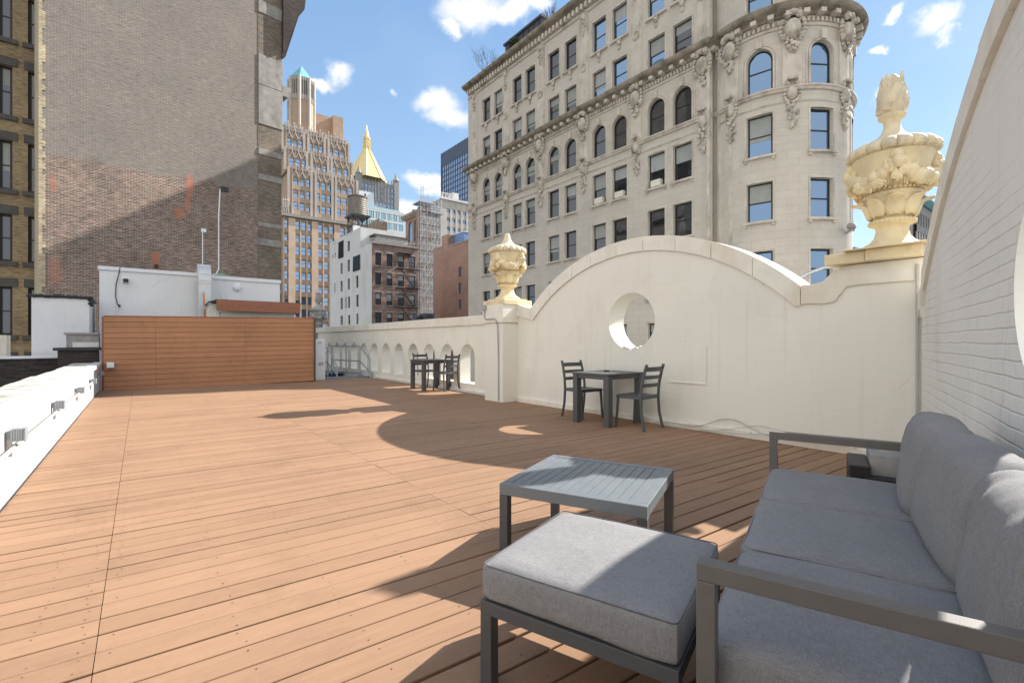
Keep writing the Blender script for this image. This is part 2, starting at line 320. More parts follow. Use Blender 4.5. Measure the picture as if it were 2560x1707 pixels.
M['rubber'] = mat('roof_tar', (.035,.036,.042), .6, var=.3, scale=4, bump=.4, bscale=20)
M['cable'] = mat('cable_grey', (.45,.44,.40), .6)
M['darkcable'] = mat('cable_dark', (.06,.06,.065), .6)
M['orange'] = mat('orange_tape', (.75,.28,.07), .6)
M['whiteplastic'] = mat('white_plastic', (.78,.8,.82), .4, var=.03)
M['graybox'] = mat('grey_fixture', (.30,.33,.35), .45, var=.08, scale=20)
M['green'] = mat('verdigris', (.22,.34,.27), .7)
M['gold'] = mat('gold_leaf', (.80,.64,.30), .5, metal=.25, var=.08, scale=.5)
M['copper'] = mat('green_copper_roof', (.18,.42,.46), .6, var=.2, scale=.4, aniso=(3,3,.3))
def fabric(name, c1, c2):
    m = bpy.data.materials.new(name); m.use_nodes = True; nt = m.node_tree; N = nt.nodes; L = nt.links
    b = N['Principled BSDF']; b.inputs['Roughness'].default_value = .9; b.inputs['Specular IOR Level'].default_value = .2
    b.inputs['Sheen Weight'].default_value = .06; b.inputs['Sheen Roughness'].default_value = .5
    tc = N.new('ShaderNodeTexCoord')
    outs = []
    for s3 in ((60,900,900),(900,60,900),(900,900,60)):
        mp = N.new('ShaderNodeMapping'); mp.inputs['Scale'].default_value = s3; L.new(tc.outputs['Object'], mp.inputs[0])
        n = N.new('ShaderNodeTexNoise'); n.inputs['Scale'].default_value = .6; n.inputs['Detail'].default_value = 2; L.new(mp.outputs[0], n.inputs['Vector']); outs.append(n.outputs['Fac'])
    a = N.new('ShaderNodeMath'); a.operation = 'ADD'; L.new(outs[0], a.inputs[0]); L.new(outs[1], a.inputs[1])
    a2 = N.new('ShaderNodeMath'); a2.operation = 'ADD'; L.new(a.outputs[0], a2.inputs[0]); L.new(outs[2], a2.inputs[1])
    big = N.new('ShaderNodeTexNoise'); big.inputs['Scale'].default_value = 5; big.inputs['Detail'].default_value = 4; L.new(tc.outputs['Object'], big.inputs['Vector'])
    a3 = N.new('ShaderNodeMath'); a3.operation = 'MULTIPLY_ADD'; a3.inputs[1].default_value = .35; L.new(big.outputs['Fac'], a3.inputs[0]); L.new(a2.outputs[0], a3.inputs[2])
    mr = N.new('ShaderNodeMapRange'); mr.inputs[1].default_value = 1.35; mr.inputs[2].default_value = 2.0; L.new(a3.outputs[0], mr.inputs[0])
    mx = N.new('ShaderNodeMixRGB'); mx.inputs[1].default_value = tuple(c1)+(1,); mx.inputs[2].default_value = tuple(c2)+(1,); L.new(mr.outputs[0], mx.inputs[0]); L.new(mx.outputs[0], b.inputs['Base Color'])
    bp = N.new('ShaderNodeBump'); bp.inputs['Strength'].default_value = .35; bp.inputs['Distance'].default_value = .001; L.new(a2.outputs[0], bp.inputs['Height'])
    n4 = N.new('ShaderNodeTexNoise'); n4.inputs['Scale'].default_value = 7; n4.inputs['Detail'].default_value = 3; L.new(tc.outputs['Object'], n4.inputs['Vector'])
    b4 = N.new('ShaderNodeBump'); b4.inputs['Strength'].default_value = .35; b4.inputs['Distance'].default_value = .02; L.new(n4.outputs['Fac'], b4.inputs['Height']); L.new(bp.outputs[0], b4.inputs['Normal'])
    L.new(b4.outputs[0], b.inputs['Normal'])
    return m
M['fabric'] = fabric('grey_woven_fabric', (.185,.178,.176), (.315,.305,.30))
M['piping'] = fabric('grey_piping', (.09,.086,.085), (.17,.163,.16))
def deckmat(name, col, rand=.075, knots=True):
    m = bpy.data.materials.new(name); m.use_nodes = True; nt = m.node_tree; N = nt.nodes; L = nt.links
    b = N['Principled BSDF']; b.inputs['Roughness'].default_value = .62; b.inputs['Specular IOR Level'].default_value = .08
    tc = N.new('ShaderNodeTexCoord'); g = N.new('ShaderNodeNewGeometry')
    off = N.new('ShaderNodeVectorMath'); off.operation = 'SCALE'; off.inputs[0].default_value = (17, 9, 5); L.new(g.outputs['Random Per Island'], off.inputs['Scale'])
    av = N.new('ShaderNodeVectorMath'); av.operation = 'ADD'; L.new(tc.outputs['Object'], av.inputs[0]); L.new(off.outputs[0], av.inputs[1])
    mp = N.new('ShaderNodeMapping'); mp.inputs['Scale'].default_value = (1.4, 22, 22); L.new(av.outputs[0], mp.inputs[0])
    wv = N.new('ShaderNodeTexNoise'); wv.inputs['Scale'].default_value = 1.8; wv.inputs['Detail'].default_value = 5; wv.inputs['Distortion'].default_value = 1.6; L.new(mp.outputs[0], wv.inputs['Vector'])
    r = N.new('ShaderNodeValToRGB'); r.color_ramp.elements[0].position = .35; r.color_ramp.elements[1].position = .68
    r.color_ramp.elements[0].color = tuple(c*.93 for c in col)+(1,); r.color_ramp.elements[1].color = tuple(c*1.04 for c in col)+(1,); L.new(wv.outputs['Fac'], r.inputs[0])
    mr = N.new('ShaderNodeMapRange'); mr.inputs[3].default_value = 1-rand; mr.inputs[4].default_value = 1+rand; L.new(g.outputs['Random Per Island'], mr.inputs[0])
    big = N.new('ShaderNodeTexNoise'); big.inputs['Scale'].default_value = .45; big.inputs['Detail'].default_value = 5; L.new(tc.outputs['Object'], big.inputs['Vector'])
    m2 = N.new('ShaderNodeMapRange'); m2.inputs[1].default_value = .35; m2.inputs[2].default_value = .65; m2.inputs[3].default_value = .93; m2.inputs[4].default_value = 1.07; L.new(big.outputs['Fac'], m2.inputs[0])
    mu = N.new('ShaderNodeMath'); mu.operation = 'MULTIPLY'; L.new(mr.outputs[0], mu.inputs[0]); L.new(m2.outputs[0], mu.inputs[1])
    v = N.new('ShaderNodeVectorMath'); v.operation = 'SCALE'; L.new(r.outputs[0], v.inputs[0]); L.new(mu.outputs[0], v.inputs['Scale'])
    dn = N.new('ShaderNodeTexNoise'); dn.inputs['Scale'].default_value = 1.3; dn.inputs['Detail'].default_value = 12; dn.inputs['Roughness'].default_value = .8; L.new(tc.outputs['Object'], dn.inputs['Vector'])
    dr = N.new('ShaderNodeMapRange'); dr.inputs[1].default_value = .35; dr.inputs[2].default_value = .5; dr.inputs[3].default_value = .86; dr.inputs[4].default_value = 1.0; L.new(dn.outputs['Fac'], dr.inputs[0])
    v_ = N.new('ShaderNodeVectorMath'); v_.operation = 'SCALE'; L.new(v.outputs[0], v_.inputs[0]); L.new(dr.outputs[0], v_.inputs['Scale']); v = v_
    # pale scuffs
    sn = N.new('ShaderNodeTexNoise'); sn.inputs['Scale'].default_value = 2.2; sn.inputs['Detail'].default_value = 10; sn.inputs['Roughness'].default_value = .75; L.new(tc.outputs['Object'], sn.inputs['Vector'])
    sr = N.new('ShaderNodeValToRGB'); sr.color_ramp.elements[0].position = .66; sr.color_ramp.elements[1].position = .8; sr.color_ramp.elements[1].color = (.35,.35,.35,1); sr.color_ramp.elements[0].color = (0,0,0,1); L.new(sn.outputs['Fac'], sr.inputs[0])
    mx = N.new('ShaderNodeMixRGB'); mx.inputs[2].default_value = (.6,.52,.45,1); L.new(v.outputs[0], mx.inputs[1]); L.new(sr.outputs[0], mx.inputs[0])
    L.new(mx.outputs[0], b.inputs['Base Color'])
    bp = N.new('ShaderNodeBump'); bp.inputs['Strength'].default_value = .3; bp.inputs['Distance'].default_value = .002; L.new(wv.outputs['Fac'], bp.inputs['Height']); L.new(bp.outputs[0], b.inputs['Normal'])
    return m
M['deck'] = deckmat('composite_deck_board', (.345,.210,.130))
M['fence'] = deckmat('composite_fence_board', (.46,.235,.13), .05)
M['fascia'] = deckmat('composite_fascia_board', (.36,.16,.10), .05)
M['gap'] = mat('dark_gap', (.025,.018,.014), .95)
M['screw'] = mat('screw_head', (.05,.035,.03), .6)
# ---------------------------------------------------------------- structure: ground, roof slab, deck
def structure(name, mb, m, **k):
    return tag(mb.build(name, m, **k), kind='structure')
M['asphalt'] = mat('asphalt', (.055,.055,.058), .9, var=.2, scale=2, bump=.3)
g = MB(); g.box(-1500, 1500, -600, 2400, -18.4, -18.0)
structure('ground', g, M['asphalt'])
M['roofmem'] = mat('roof_membrane', (.16,.15,.145), .9, var=.25, scale=1.2, bump=.4, dirt=(.07,.065,.06), dscale=1)
g = MB(); g.box(-1.15, 6.35, -6, 15.4, -.5, -.06)
structure('roof_slab', g, M['roofmem'], loc=(0,0,0), rotz=GA)
g = MB(); g.box(-14, -1.17, 4, 19.95, -1.2, -.9); g.box(-1.17, 6.35, 15.42, 25.0, -1.2, -.9)
structure('lower_roof', g, M['roofmem'], loc=(0,0,0), rotz=GA)
# deck boards
WSH = math.tan(R(2.5))
def wall_u(n): return 1.195-(5.97-n)*.3134          # u of the right wall's face at a given n
deck = MB(); scr = MB()
PITCH = .1432; seams = [-.80, -.136, 1.80, 3.86, 5.97]
rnd = random.Random(3)
k = -40
while True:
    u0 = k*PITCH; k += 1
    if u0 > 15.9: break
    for a in range(4):
        n0, n1 = seams[a]+.0015, seams[a+1]-.0015
        if u0-WSH*n0 > 15.45 and a < 3: continue
        if a == 3 and u0 > 15.9: continue
        if u0 < -5.6: continue
        # clip behind the right wall
        um = u0-WSH*n1
        if um < wall_u(n1)-.25:
            nn = 5.97-(1.195-(u0-WSH*3)-.1)/.3134
            n1 = min(n1, nn)
            if n1 <= n0+.05: continue
        gap = rnd.choice((.011, .014, .018)) if rnd.random() < .4 else rnd.uniform(.0075,.010)
        dz = rnd.uniform(-.0015, .0015); dz2 = dz+rnd.uniform(-.001, .001)
        w = PITCH-gap; i = len(deck.v)
        e = .003
        A = [(n0, u0-WSH*n0), (n1, u0-WSH*n1)]
        pts = []
        for (nn, uu), zz in zip(A, (dz, dz2)):
            pts.append([(nn,uu,-.025),(nn,uu,zz-e),(nn,uu+e,zz),(nn,uu+w-e,zz),(nn,uu+w,zz-e),(nn,uu+w,-.025)])
        for p in pts: deck.v += p
        for j in range(5): deck.f.append((i+j+1, i+j, i+6+j, i+7+j)); deck.m.append(0)
        deck.f.append(tuple(i+j for j in range(6))); deck.m.append(0); deck.f.append(tuple(i+11-j for j in range(6))); deck.m.append(0)
        if u0 < 7.5:
            q = n0+.05
            while q < n1:
                for off in (.03, w-.03):
                    if rnd.random() < .3: continue
                    cn = q+rnd.uniform(-.012, .012); cu = u0+off-WSH*cn+rnd.uniform(-.006,.006); rr = rnd.uniform(.0028, .0042)
                    scr.face([(cn+rr*math.cos(t*1.047), cu+rr*math.sin(t*1.047), max(dz,dz2)+.0012) for t in range(6)])
                q += .41 if q+.41 < n1 or q > n1-.1 else max(.05, n1-.05-q)
                if q > n1-.04: break
dk = structure('deck', deck, M['deck'], loc=(0,0,0), rotz=GA)
so = scr.build('screw_heads', M['screw'], parent=dk); so['kind'] = 'stuff'
# ---------------------------------------------------------------- walls
def strip_wall(mb, ss, zb, zt, holes, d0, d1, P, m=0, ends=True):
    """vertical strips between zb(s) and zt(s) with holes [(s0,s1,lo(s),hi(s))]"""
    for a, b in zip(ss[:-1], ss[1:]):
        mid = (a+b)/2; segs = [(zb, zt)]
        for (h0, h1, lo, hi) in holes:
            if h0-1e-6 <= a and b <= h1+1e-6:
                segs = [(zb, lo), (hi, zt)]
                for (fn, flip) in ((lo, 0), (hi, 1)):
                    mb.quad(P(a,fn(a),d0), P(b,fn(b),d0), P(b,fn(b),d1), P(a,fn(a),d1), m, [(a,0),(b,0),(b,abs(d1-d0)),(a,abs(d1-d0))])
                for e, o in ((h0, a), (h1, b)):
                    if abs(e-o) < 1e-6 and hi(e)-lo(e) > .01:
                        mb.quad(P(e,lo(e),d0), P(e,hi(e),d0), P(e,hi(e),d1), P(e,lo(e),d1), m, [(0,lo(e)),(0,hi(e)),(abs(d1-d0),hi(e)),(abs(d1-d0),lo(e))])
        for (f0, f1) in segs:
            for d in (d0, d1):
                mb.quad(P(a,f0(a),d), P(b,f0(b),d), P(b,f1(b),d), P(a,f1(a),d), m, [(a,f0(a)),(b,f0(b)),(b,f1(b)),(a,f1(a))])
        mb.quad(P(a,zt(a),d0), P(b,zt(b),d0), P(b,zt(b),d1), P(a,zt(a),d1), m, [(a,0),(b,0),(b,.4),(a,.4)])
        mb.quad(P(a,zb(a),d0), P(a,zb(a),d1), P(b,zb(b),d1), P(b,zb(b),d0), m, [(a,0),(a,.4),(b,.4),(b,0)])
    if ends:
        for s in (ss[0], ss[-1]):
            mb.quad(P(s,zb(s),d0), P(s,zb(s),d1), P(s,zt(s),d1), P(s,zt(s),d0), m, [(0,zb(s)),(.4,zb(s)),(.4,zt(s)),(0,zt(s))])
def srange(a, b, n, extra=()):
    L_ = sorted(set([round(a+(b-a)*i/n, 5) for i in range(n+1)]+[round(e, 5) for e in extra])); return L_
def interp(pts, s):
    if s <= pts[0][0]: return pts[0][1]
    for (a, za), (b, zb_) in zip(pts[:-1], pts[1:]):
        if s <= b: return za+(zb_-za)*(s-a)/(b-a)
    return pts[-1][1]
def gable(root, P, s0, s1, prof, cs, Rr, top, half, hole, T, matw, matc, foot=True, joints=9, band=.2):
    def zt(s):
        d = abs(s-cs)
        if d <= half: return top-(Rr-math.sqrt(max(0, Rr*Rr-d*d)))
        return interp(prof, s)
    hc, hz, hr = hole
    hs = [hc-hr*math.cos(math.pi*i/28) for i in range(29)]
    ss = srange(s0, s1, 70, [cs-half, cs+half]+hs+[p[0] for p in prof if s0 < p[0] < s1])
    h = lambda s: math.sqrt(max(0, hr*hr-(s-hc)**2))
    w = MB(); strip_wall(w, ss, lambda s: -.35, lambda s: zt(s)-.01, [(hs[0], hs[-1], lambda s: hz-h(s), lambda s: hz+h(s))], 0, T, P)
    w.build('wall', matw, root, merge=True)
    c = MB(); rj = random.Random(5); b0 = s0
    cuts = [s0]+[cs-half]+[cs-half+2*half*i/joints+rj.uniform(-.05,.05) for i in range(1, joints)]+[cs+half]+[s1]
    cuts = sorted(x for x in cuts if s0 <= x <= s1)
    for a, b in zip(cuts[:-1], cuts[1:]):
        a += .004; b -= .004
        if b-a < .02: continue
        o = rj.uniform(-.004, .004)
        def slope(s): return (zt(s+.01)-zt(s-.01))/.02
        strip_wall(c, srange(a, b, 10), lambda s: zt(s)-band*math.sqrt(1+min(2, slope(s)**2)), lambda s: zt(s)+.012, [], -.028+o, T+.03+o, P)
    c.build('coping', matc, root, merge=True)
    return zt
# arched street wall
PB = lambda n0: (lambda s, z, d: (n0+d, s, z))
aw = gthing('arched_wall', 'cream painted arched parapet wall with a round hole behind the nearer dining table', 'wall')
prof = [(1.15,2.0),(1.80,2.0),(1.92,1.97),(1.98,1.89),(2.08,1.83),(2.265,1.83),(7.045,1.83),(7.2,1.86),(7.34,1.90),(7.5,1.93)]
gable(aw, PB(5.99), 1.15, 7.52, prof, 4.655, 3.5, 2.77, 2.39, (4.68, 1.515, .44), .38, M['cream'], M['coping'])
f = MB(); rs = random.Random(2)
# rendered skirting along the foot, chipped
s = 1.25
while s < 7.45:
    e = min(7.45, s+rs.uniform(.25, .5)); f.box(5.99-.03-rs.uniform(0,.008), 5.992, s, e, -.03, .07+rs.uniform(-.012, .02)); s = e
f.build('skirting', M['coping'], aw, bevel=.008)
# broken plaster crumbs at the bottom of the hole
f = MB()
for i in range(9):
    a = R(-90+rs.uniform(-26, 22)); f.ball((5.99+rs.uniform(.0,.05), 4.68+.43*math.cos(a), 1.515+.425*math.sin(a)), (rs.uniform(.015,.03), rs.uniform(.02,.04), rs.uniform(.012,.03)), seg=6, rings=4, jit=.3)
f.build('plaster_crumbs', M['white'], aw)
# conduit box plate outline on the wall
f = MB(); f.box(5.975, 5.991, 3.42, 4.0, .62, .63); f.box(5.975, 5.991, 3.42, 3.428, .64, 1.15); f.build('patch_trim', M['coping'], aw)
# right hand wall
RW = math.atan2(-.823, -.568)   # wall runs from the corner back towards the camera's right
rw = thing('gable_wall', 'white painted brick gable wall rising at the right behind the sofa', 'wall', (3.97, 4.618, 0), RW)
PR = lambda s, z, d: (s, d, z)
gable(rw, PR, 0.0, 7.3, [(0,1.62),(.06,1.66),(.2,1.68),(.24,1.72)], 3.55, 5.7, 2.88, 3.3, (3.45, 1.42, .45), .21, M['white'], M['coping'], joints=12, band=.17)
f = MB(); s = .02
while s < 7.0:
    e = s+rs.uniform(.3, .6); f.box(s, e, -.035, .002, -.03, .09+rs.uniform(-.015,.02)); s = e
f.build('skirting', M['white'], rw, bevel=.01)
# dark seam / downpipe in the corner between both walls
f = MB(); f.tube([(.015,-.03,0),(.015,-.03,1.95)], .014, 8); o = f.build('corner_pipe', M['cable'], rw)
# pier
pr = gthing('masonry_pier', 'square cream pier with a wider cap under the smaller urn', 'pier', 5.62, 7.49)
f = MB(); f.box(0, .74, 0, .62, -.3, 1.57); f.build('shaft', M['cream'], pr, bevel=.006)
f = MB(); f.box(-.035, .78, -.035, .655, 1.572, 1.93); f.build('cap', M['coping'], pr, bevel=.01)
# conduit on the pier
cd = gthing('electrical_conduit', 'thin grey conduit with a small box running down the pier under the small urn', 'conduit', 5.62, 7.49)
f = MB(); zs = [(-.055,.56,1.86),(-.055,.56,1.70),(-.055,.53,1.66),(-.055,.48,1.65),(-.055,.30,1.655),(-.055,.2,1.65),(-.055,.135,1.6),(-.03,.13,1.5),(-.014,.125,.9),(-.014,.12,.02)]
f.tube(zs, .012, 8); f.build('pipe', M['gal'], cd)
f = MB(); f.box(-.09,-.036,.50,.62,1.84,1.94); f.build('junction_box', M['gal'], cd, bevel=.006)
# balustrade wall
bw = gthing('balustrade_wall', 'long cream parapet wall with a row of small arched openings beyond the pier', 'wall')
ops = [9.65+.96*i for i in range(14)]
holes = []; ex = []
for c_ in ops:
    hw = .325
    holes.append((round(c_-hw,5), round(c_+hw,5), (lambda s: .2), (lambda s, c_=c_, hw=hw: .80+.34*math.sqrt(max(0, 1-((s-c_)/hw)**2)))))
    ex += [c_-hw*math.cos(math.pi*i/12) for i in range(13)]
w = MB(); strip_wall(w, srange(8.05, 24.0, 2, ex), lambda s: -1.1, lambda s: 1.6, holes, 0, .30, PB(6.18)); w.build('wall', M['cream'], bw, merge=True)
w = MB(); s = 8.05
while s < 24:
    e = min(24, s+1.45); w.box(6.135, 6.53, s+.004, e-.004, 1.585, 1.80+rs.uniform(-.006,.006)); s = e
w.build('coping', M['coping'], bw, bevel=.012)
w = MB()
for c_ in ops: w.box(6.165, 6.182, c_-.03, c_+.03, 1.18, 1.34)
w.build('keystones', M['cream'], bw, bevel=.004)
w = MB(); w.box(6.13, 6.182, 8.1, 15.3, -.02, .05); w.build('skirting', M['coping'], bw, bevel=.006)
# ---------------------------------------------------------------- urns
def make_urn(root, mu, ml, flame=True, foot_h=.0):
    lob = 18
    lm = lambda a, r, z: 1+.11*(abs(math.sin(a*lob/2))**.45-.6)*min(1, max(0, (r-.18)/.1))
    f = MB()
    pro = [(.27,0),(.27,.025),(.25,.04),(.19,.075),(.15,.13),(.135,.20),(.145,.235),(.18,.25),(.195,.275),(.18,.30),(.155,.315),(.165,.34),(.20,.40),(.225,.46),(.235,.515),(.25,.53),(.25,.56),(.235,.575),(.25,.60),(.28,.66),(.31,.76),(.325,.85),(.335,.90),(.345,.925),(.34,.94)]
    f.lathe(pro, 48); f.build('bowl', mu, root, smooth=True)
    f = MB(); lp = [(.33,.94),(.37,.955),(.385,.985),(.375,1.02),(.335,1.055),(.27,1.085),(.20,1.105)]
    f.lathe(lp, 180, rf=lm)
    f.build('lid', ml, root, smooth=True)
    f = MB()
    if flame: cp = [(.20,1.10),(.15,1.14),(.10,1.19),(.075,1.25),(.07,1.31),(.085,1.34),(.115,1.355),(.12,1.375),(.10,1.39)]
    else: cp = [(.20,1.10),(.155,1.135),(.11,1.18),(.075,1.24),(.058,1.30),(.05,1.345),(.03,1.36)]
    f.lathe(cp, 32); f.build('neck', ml, root, smooth=True)
    # garland of fruit: swags between four masks
    f = MB(); rr = random.Random(11)
    for q in range(4):
        a0 = R(20)+q*math.pi/2
        for i in range(15):
            t = i/14; a = a0+t*math.pi/2; z = .84-.20*math.sin(math.pi*t)**.8; s_ = .035+.028*math.sin(math.pi*t)
            for j in range(2):
                rad = .335+rr.uniform(0,.03)-.03*math.sin(math.pi*t)
                f.ball((rad*math.cos(a), rad*math.sin(a), z+rr.uniform(-.035,.035)), s_*rr.uniform(.75,1.2), seg=8, rings=6, jit=.06)
    for q in range(4):
        a0 = R(20)+q*math.pi/2
        for i in range(34):
            t = rr.random(); a = a0+t*math.pi/2; z = .84-.20*math.sin(math.pi*t)**.8+rr.uniform(-.085,.075); rad = .345+rr.uniform(-.01,.025)-.02*math.sin(math.pi*t)
            b0 = len(f.v); f.ball((0,0,0), (.010,.014,.042), seg=6, rings=5)
            f.xf(Matrix.Translation((rad*math.cos(a), rad*math.sin(a), z)) @ Matrix.Rotation(a, 4, 'Z') @ Matrix.Rotation(rr.uniform(-1.3,1.3), 4, 'X') @ Matrix.Rotation(rr.uniform(-.4,.4), 4, 'Y'), b0)
    f.build('garland', mu, root, smooth=True)
    f = MB()
    for i in range(40): a = 2*math.pi*i/40; f.ball((.262*math.cos(a), .262*math.sin(a), .585), (.014,.014,.018), seg=6, rings=5)
    f.build('bead_moulding', mu, root, smooth=True); f = MB()
    for i in range(30): a = 2*math.pi*i/30; f.ball((.192*math.cos(a), .192*math.sin(a), .275), (.014,.014,.02), seg=6, rings=5)
    f.build('bead_moulding', mu, root, smooth=True)
    for q in range(4):
        f = MB(); a = R(20)+q*math.pi/2; ca, sa = math.cos(a), math.sin(a)
        f.ball((.345*ca,.345*sa,.87), (.055,.055,.06), seg=10, rings=8); f.ball((.375*ca,.375*sa,.80), (.05,.05,.065), seg=10, rings=8, jit=.08)
        for j in range(7):
            b_ = a+rr.uniform(-.16,.16); f.ball((.355*math.cos(b_), .355*math.sin(b_), .76-j*.018), (.035,.035,.045), seg=7, rings=5, jit=.12)
        for sgn in (-1, 1):
            for j in range(3):
                b_ = a+sgn*(.12+.07*j); f.tube([(.33*math.cos(b_), .33*math.sin(b_), .84), (.335*math.cos(b_), .335*math.sin(b_), .70), (.29*math.cos(b_+sgn*.03), .29*math.sin(b_+sgn*.03), .62-.02*j)], .022, 6, r2=.008)
        f.build('mask_ornament', mu, root, smooth=True)
    # acanthus leaves curling out under the bowl
    f = MB()
    for q in range(8):
        a = R(20)+q*math.pi/4; big = q % 2 == 0
        pts = []; tip = .335 if big else .29
        for t in range(8):
            k_ = t/7; rad = .185+.07*k_+((tip-.255)*max(0, (k_-.6)/.4)**1.5); z = .33+.20*k_-(.03*max(0,(k_-.8)/.2))
            pts.append((rad, z, .05+.045*math.sin(math.pi*min(1, k_*1.05))))
        i = len(f.v)
        for (rad, z, hw) in pts:
            for k2 in (-1, -.5, 0, .5, 1):
                b_ = a+k2*hw/rad; r2_ = rad+.014*(1-abs(k2))+.006*math.cos(k2*9); f.v.append((r2_*math.cos(b_), r2_*math.sin(b_), z-.012*abs(k2)))
        for t in range(7):
            for k2 in range(4): f.f.append((i+t*5+k2, i+t*5+k2+1, i+t*5+6+k2, i+t*5+5+k2)); f.m.append(0)
    o = f.build('acanthus_leaves', mu, root, smooth=True); sm = o.modifiers.new('solid', 'SOLIDIFY'); sm.thickness = .014; sm.offset = 0
    if flame:
        f = MB(); rr = random.Random(4)
        f.lathe([(.09,1.38),(.12,1.44),(.13,1.54),(.115,1.64),(.08,1.74),(.03,1.80)], 14)
        for q in range(60):
            a = rr.uniform(0, 2*math.pi); z0 = rr.uniform(1.39, 1.70); h_ = rr.uniform(.08, .14); r0 = .105-.06*max(0,(z0-1.5)/.3)
            tw = rr.uniform(-.5, .5); out = rr.uniform(.004, .016)
            pts = [(r0*math.cos(a), r0*math.sin(a), z0), ((r0+out)*math.cos(a+tw*.4), (r0+out)*math.sin(a+tw*.4), z0+h_*.4), ((r0+out*.8)*math.cos(a+tw*.8), (r0+out*.8)*math.sin(a+tw*.8), z0+h_*.75), ((r0+out*1.1)*math.cos(a+tw), (r0+out*1.1)*math.sin(a+tw), z0+h_)]
            f.tube(pts, .030, 6, r2=.008)
        f.build('flame_finial', ml, root, smooth=True)
u1 = gthing('urn', 'small cream garlanded urn with a plain spire on the pier beyond the arch', 'urn', 5.97, 7.80, 2.06)
f = MB(); f.box(-.36,.36,-.36,.36,-.13,-.03); f.box(-.29,.29,-.29,.29,-.03,.0); f.build('plinth', M['urn'], u1, bevel=.008)
make_urn(u1, M['urn'], M['urnlid'], False)
u2 = gthing('urn', 'large cream urn with carved flame on top at the wall corner beside the gable', 'urn', 6.13, 1.46, 2.15)
f = MB(); f.box(-.36,.34,-.36,.34,-.012,.0); f.build('plinth', M['urn'], u2, bevel=.004)
make_urn(u2, M['urn'], M['urnlid'], True)
sl = MB(); sl.box(5.86, 6.60, 1.62, 1.99, 2.02, 2.135); sl.box(5.84, 6.60, 1.16, 1.615, 2.02, 2.137)
tag(sl.build('stone_slab', M['urn'], loc=(0,0,0), rotz=GA, bevel=.008), 'buff stone slab on the wall corner under the large flame urn', 'slab')
u3 = gthing('urn', 'distant weathered grey urn behind the brown fence near the canopy', 'urn', 6.3, 22.2, 1.6)
f = MB(); f.box(-.33,.33,-.33,.33,-2.6,0); f.build('plinth', M['greystone'], u3)
make_urn(u3, M['greystone'], M['greystone'], True)
# hooped pipe near turret foot
hp = MB(); bx, bu = 6.75, 2.25
pts = [(bx, bu+.42*math.cos(R(a))*1.0, 1.55+.85*math.sin(R(a))) for a in range(0, 100, 8)]
hp.tube([(6.9,2.95,1.3),(6.9,2.93,1.6),(6.9,2.86,1.82),(6.88,2.72,1.98),(6.85,2.5,2.09),(6.82,2.3,2.14)], .022, 10)
hp.ball((6.82,2.27,2.14), (.03,.07,.03))
tag(hp.build('curved_conduit', M['gal'], loc=(0,0,0), rotz=GA, smooth=True), 'curved grey metal pipe rising behind the wall dip beside the large urn', 'pipe')
# ---------------------------------------------------------------- parapet on the left
pp = gthing('parapet_wall', 'low bright white parapet wall along the left edge of the deck', 'wall')
f = MB(); f.box(-1.16, -.78, -5, 15.9, -.9, .60); f.build('wall', M['parapet'], pp)
f = MB(); s = -5
while s < 15.8:
    e = min(15.8, s+rs.uniform(.7, 1.1)); f.box(-.90, -.735+rs.uniform(-.006,.006), s+.003, e-.003, .602, .69+rs.uniform(-.006,.006)); s = e
f.build('coping', M['parapet'], pp, bevel=.012)
f = MB(); s = -5
while s < 15.8:
    e = min(15.8, s+rs.uniform(.45, .8)); f.box(-1.27+rs.uniform(-.02,.01), -.905, s+.004, e-.004, .60, .675+rs.uniform(-.012,.01)); s = e
f.build('weathered_stone_cap', M['weathered'], pp, bevel=.015)
f = MB(); f.box(-.80,-.772, -4, 15, -.02, .012); f.build('foot_seal', M['rubber'], pp)
cdt = gthing('wall_conduit', 'thin white pipe linking the grey lamps along the white parapet', 'conduit', -.78, 0)
f = MB(); f.tube([(.05,-1,.40),(.05,4.9,.42),(.05,7.1,.42),(.05,10,.41),(.05,13.3,.40)], .014, 8); f.build('pipe', M['parapet'], cdt)
lamps = [(5.05,.51,'nearest grey box lamp on the white parapet at the left picture edge'), (7.35,.49,'second grey box lamp from the camera on the white parapet'), (9.75,.46,'third grey box lamp from the camera on the white parapet'), (12.3,.43,'fourth and small looking grey box lamp on the white parapet'), (14.6,.46,'farthest grey box lamp on the white parapet beside the brown fence')]
def make_lamp():
    r_ = gthing('wall_lamp', '', 'lamp')
    f = MB(); f.box(0,.03,-.02,.02,-.03,.03); f.build('arm', M['graybox'], r_, bevel=.004)
    f = MB(); f.box(.03,.10,-.045,.045,-.045,.045); f.box(.10,.112,-.05,.05,-.05,.05)
    for i in range(5): f.box(.034+.013*i,.039+.013*i,-.049,.049,-.049,.049)
    f.build('housing', M['graybox'], r_, bevel=.003)
    f = MB(); f.box(.012,.035,-.012,.012,-.16,-.03); f.build('bracket', M['gal'], r_)
    return r_
l0 = make_lamp()
for i, (u_, z_, lb) in enumerate(lamps):
    o = l0 if i == 0 else copy_tree(l0)
    o.location = W(-.78, u_, z_); o['label'] = lb; o['group'] = 'grey lamps along the white parapet'
jb = MB(); jb.box(-.64,-.50,15.12,15.24,.56,.69); 
tag(jb.build('junction_box', M['whiteplastic'], loc=(0,0,0), rotz=GA, bevel=.005), 'small square white box on the left end of the brown fence', 'box')
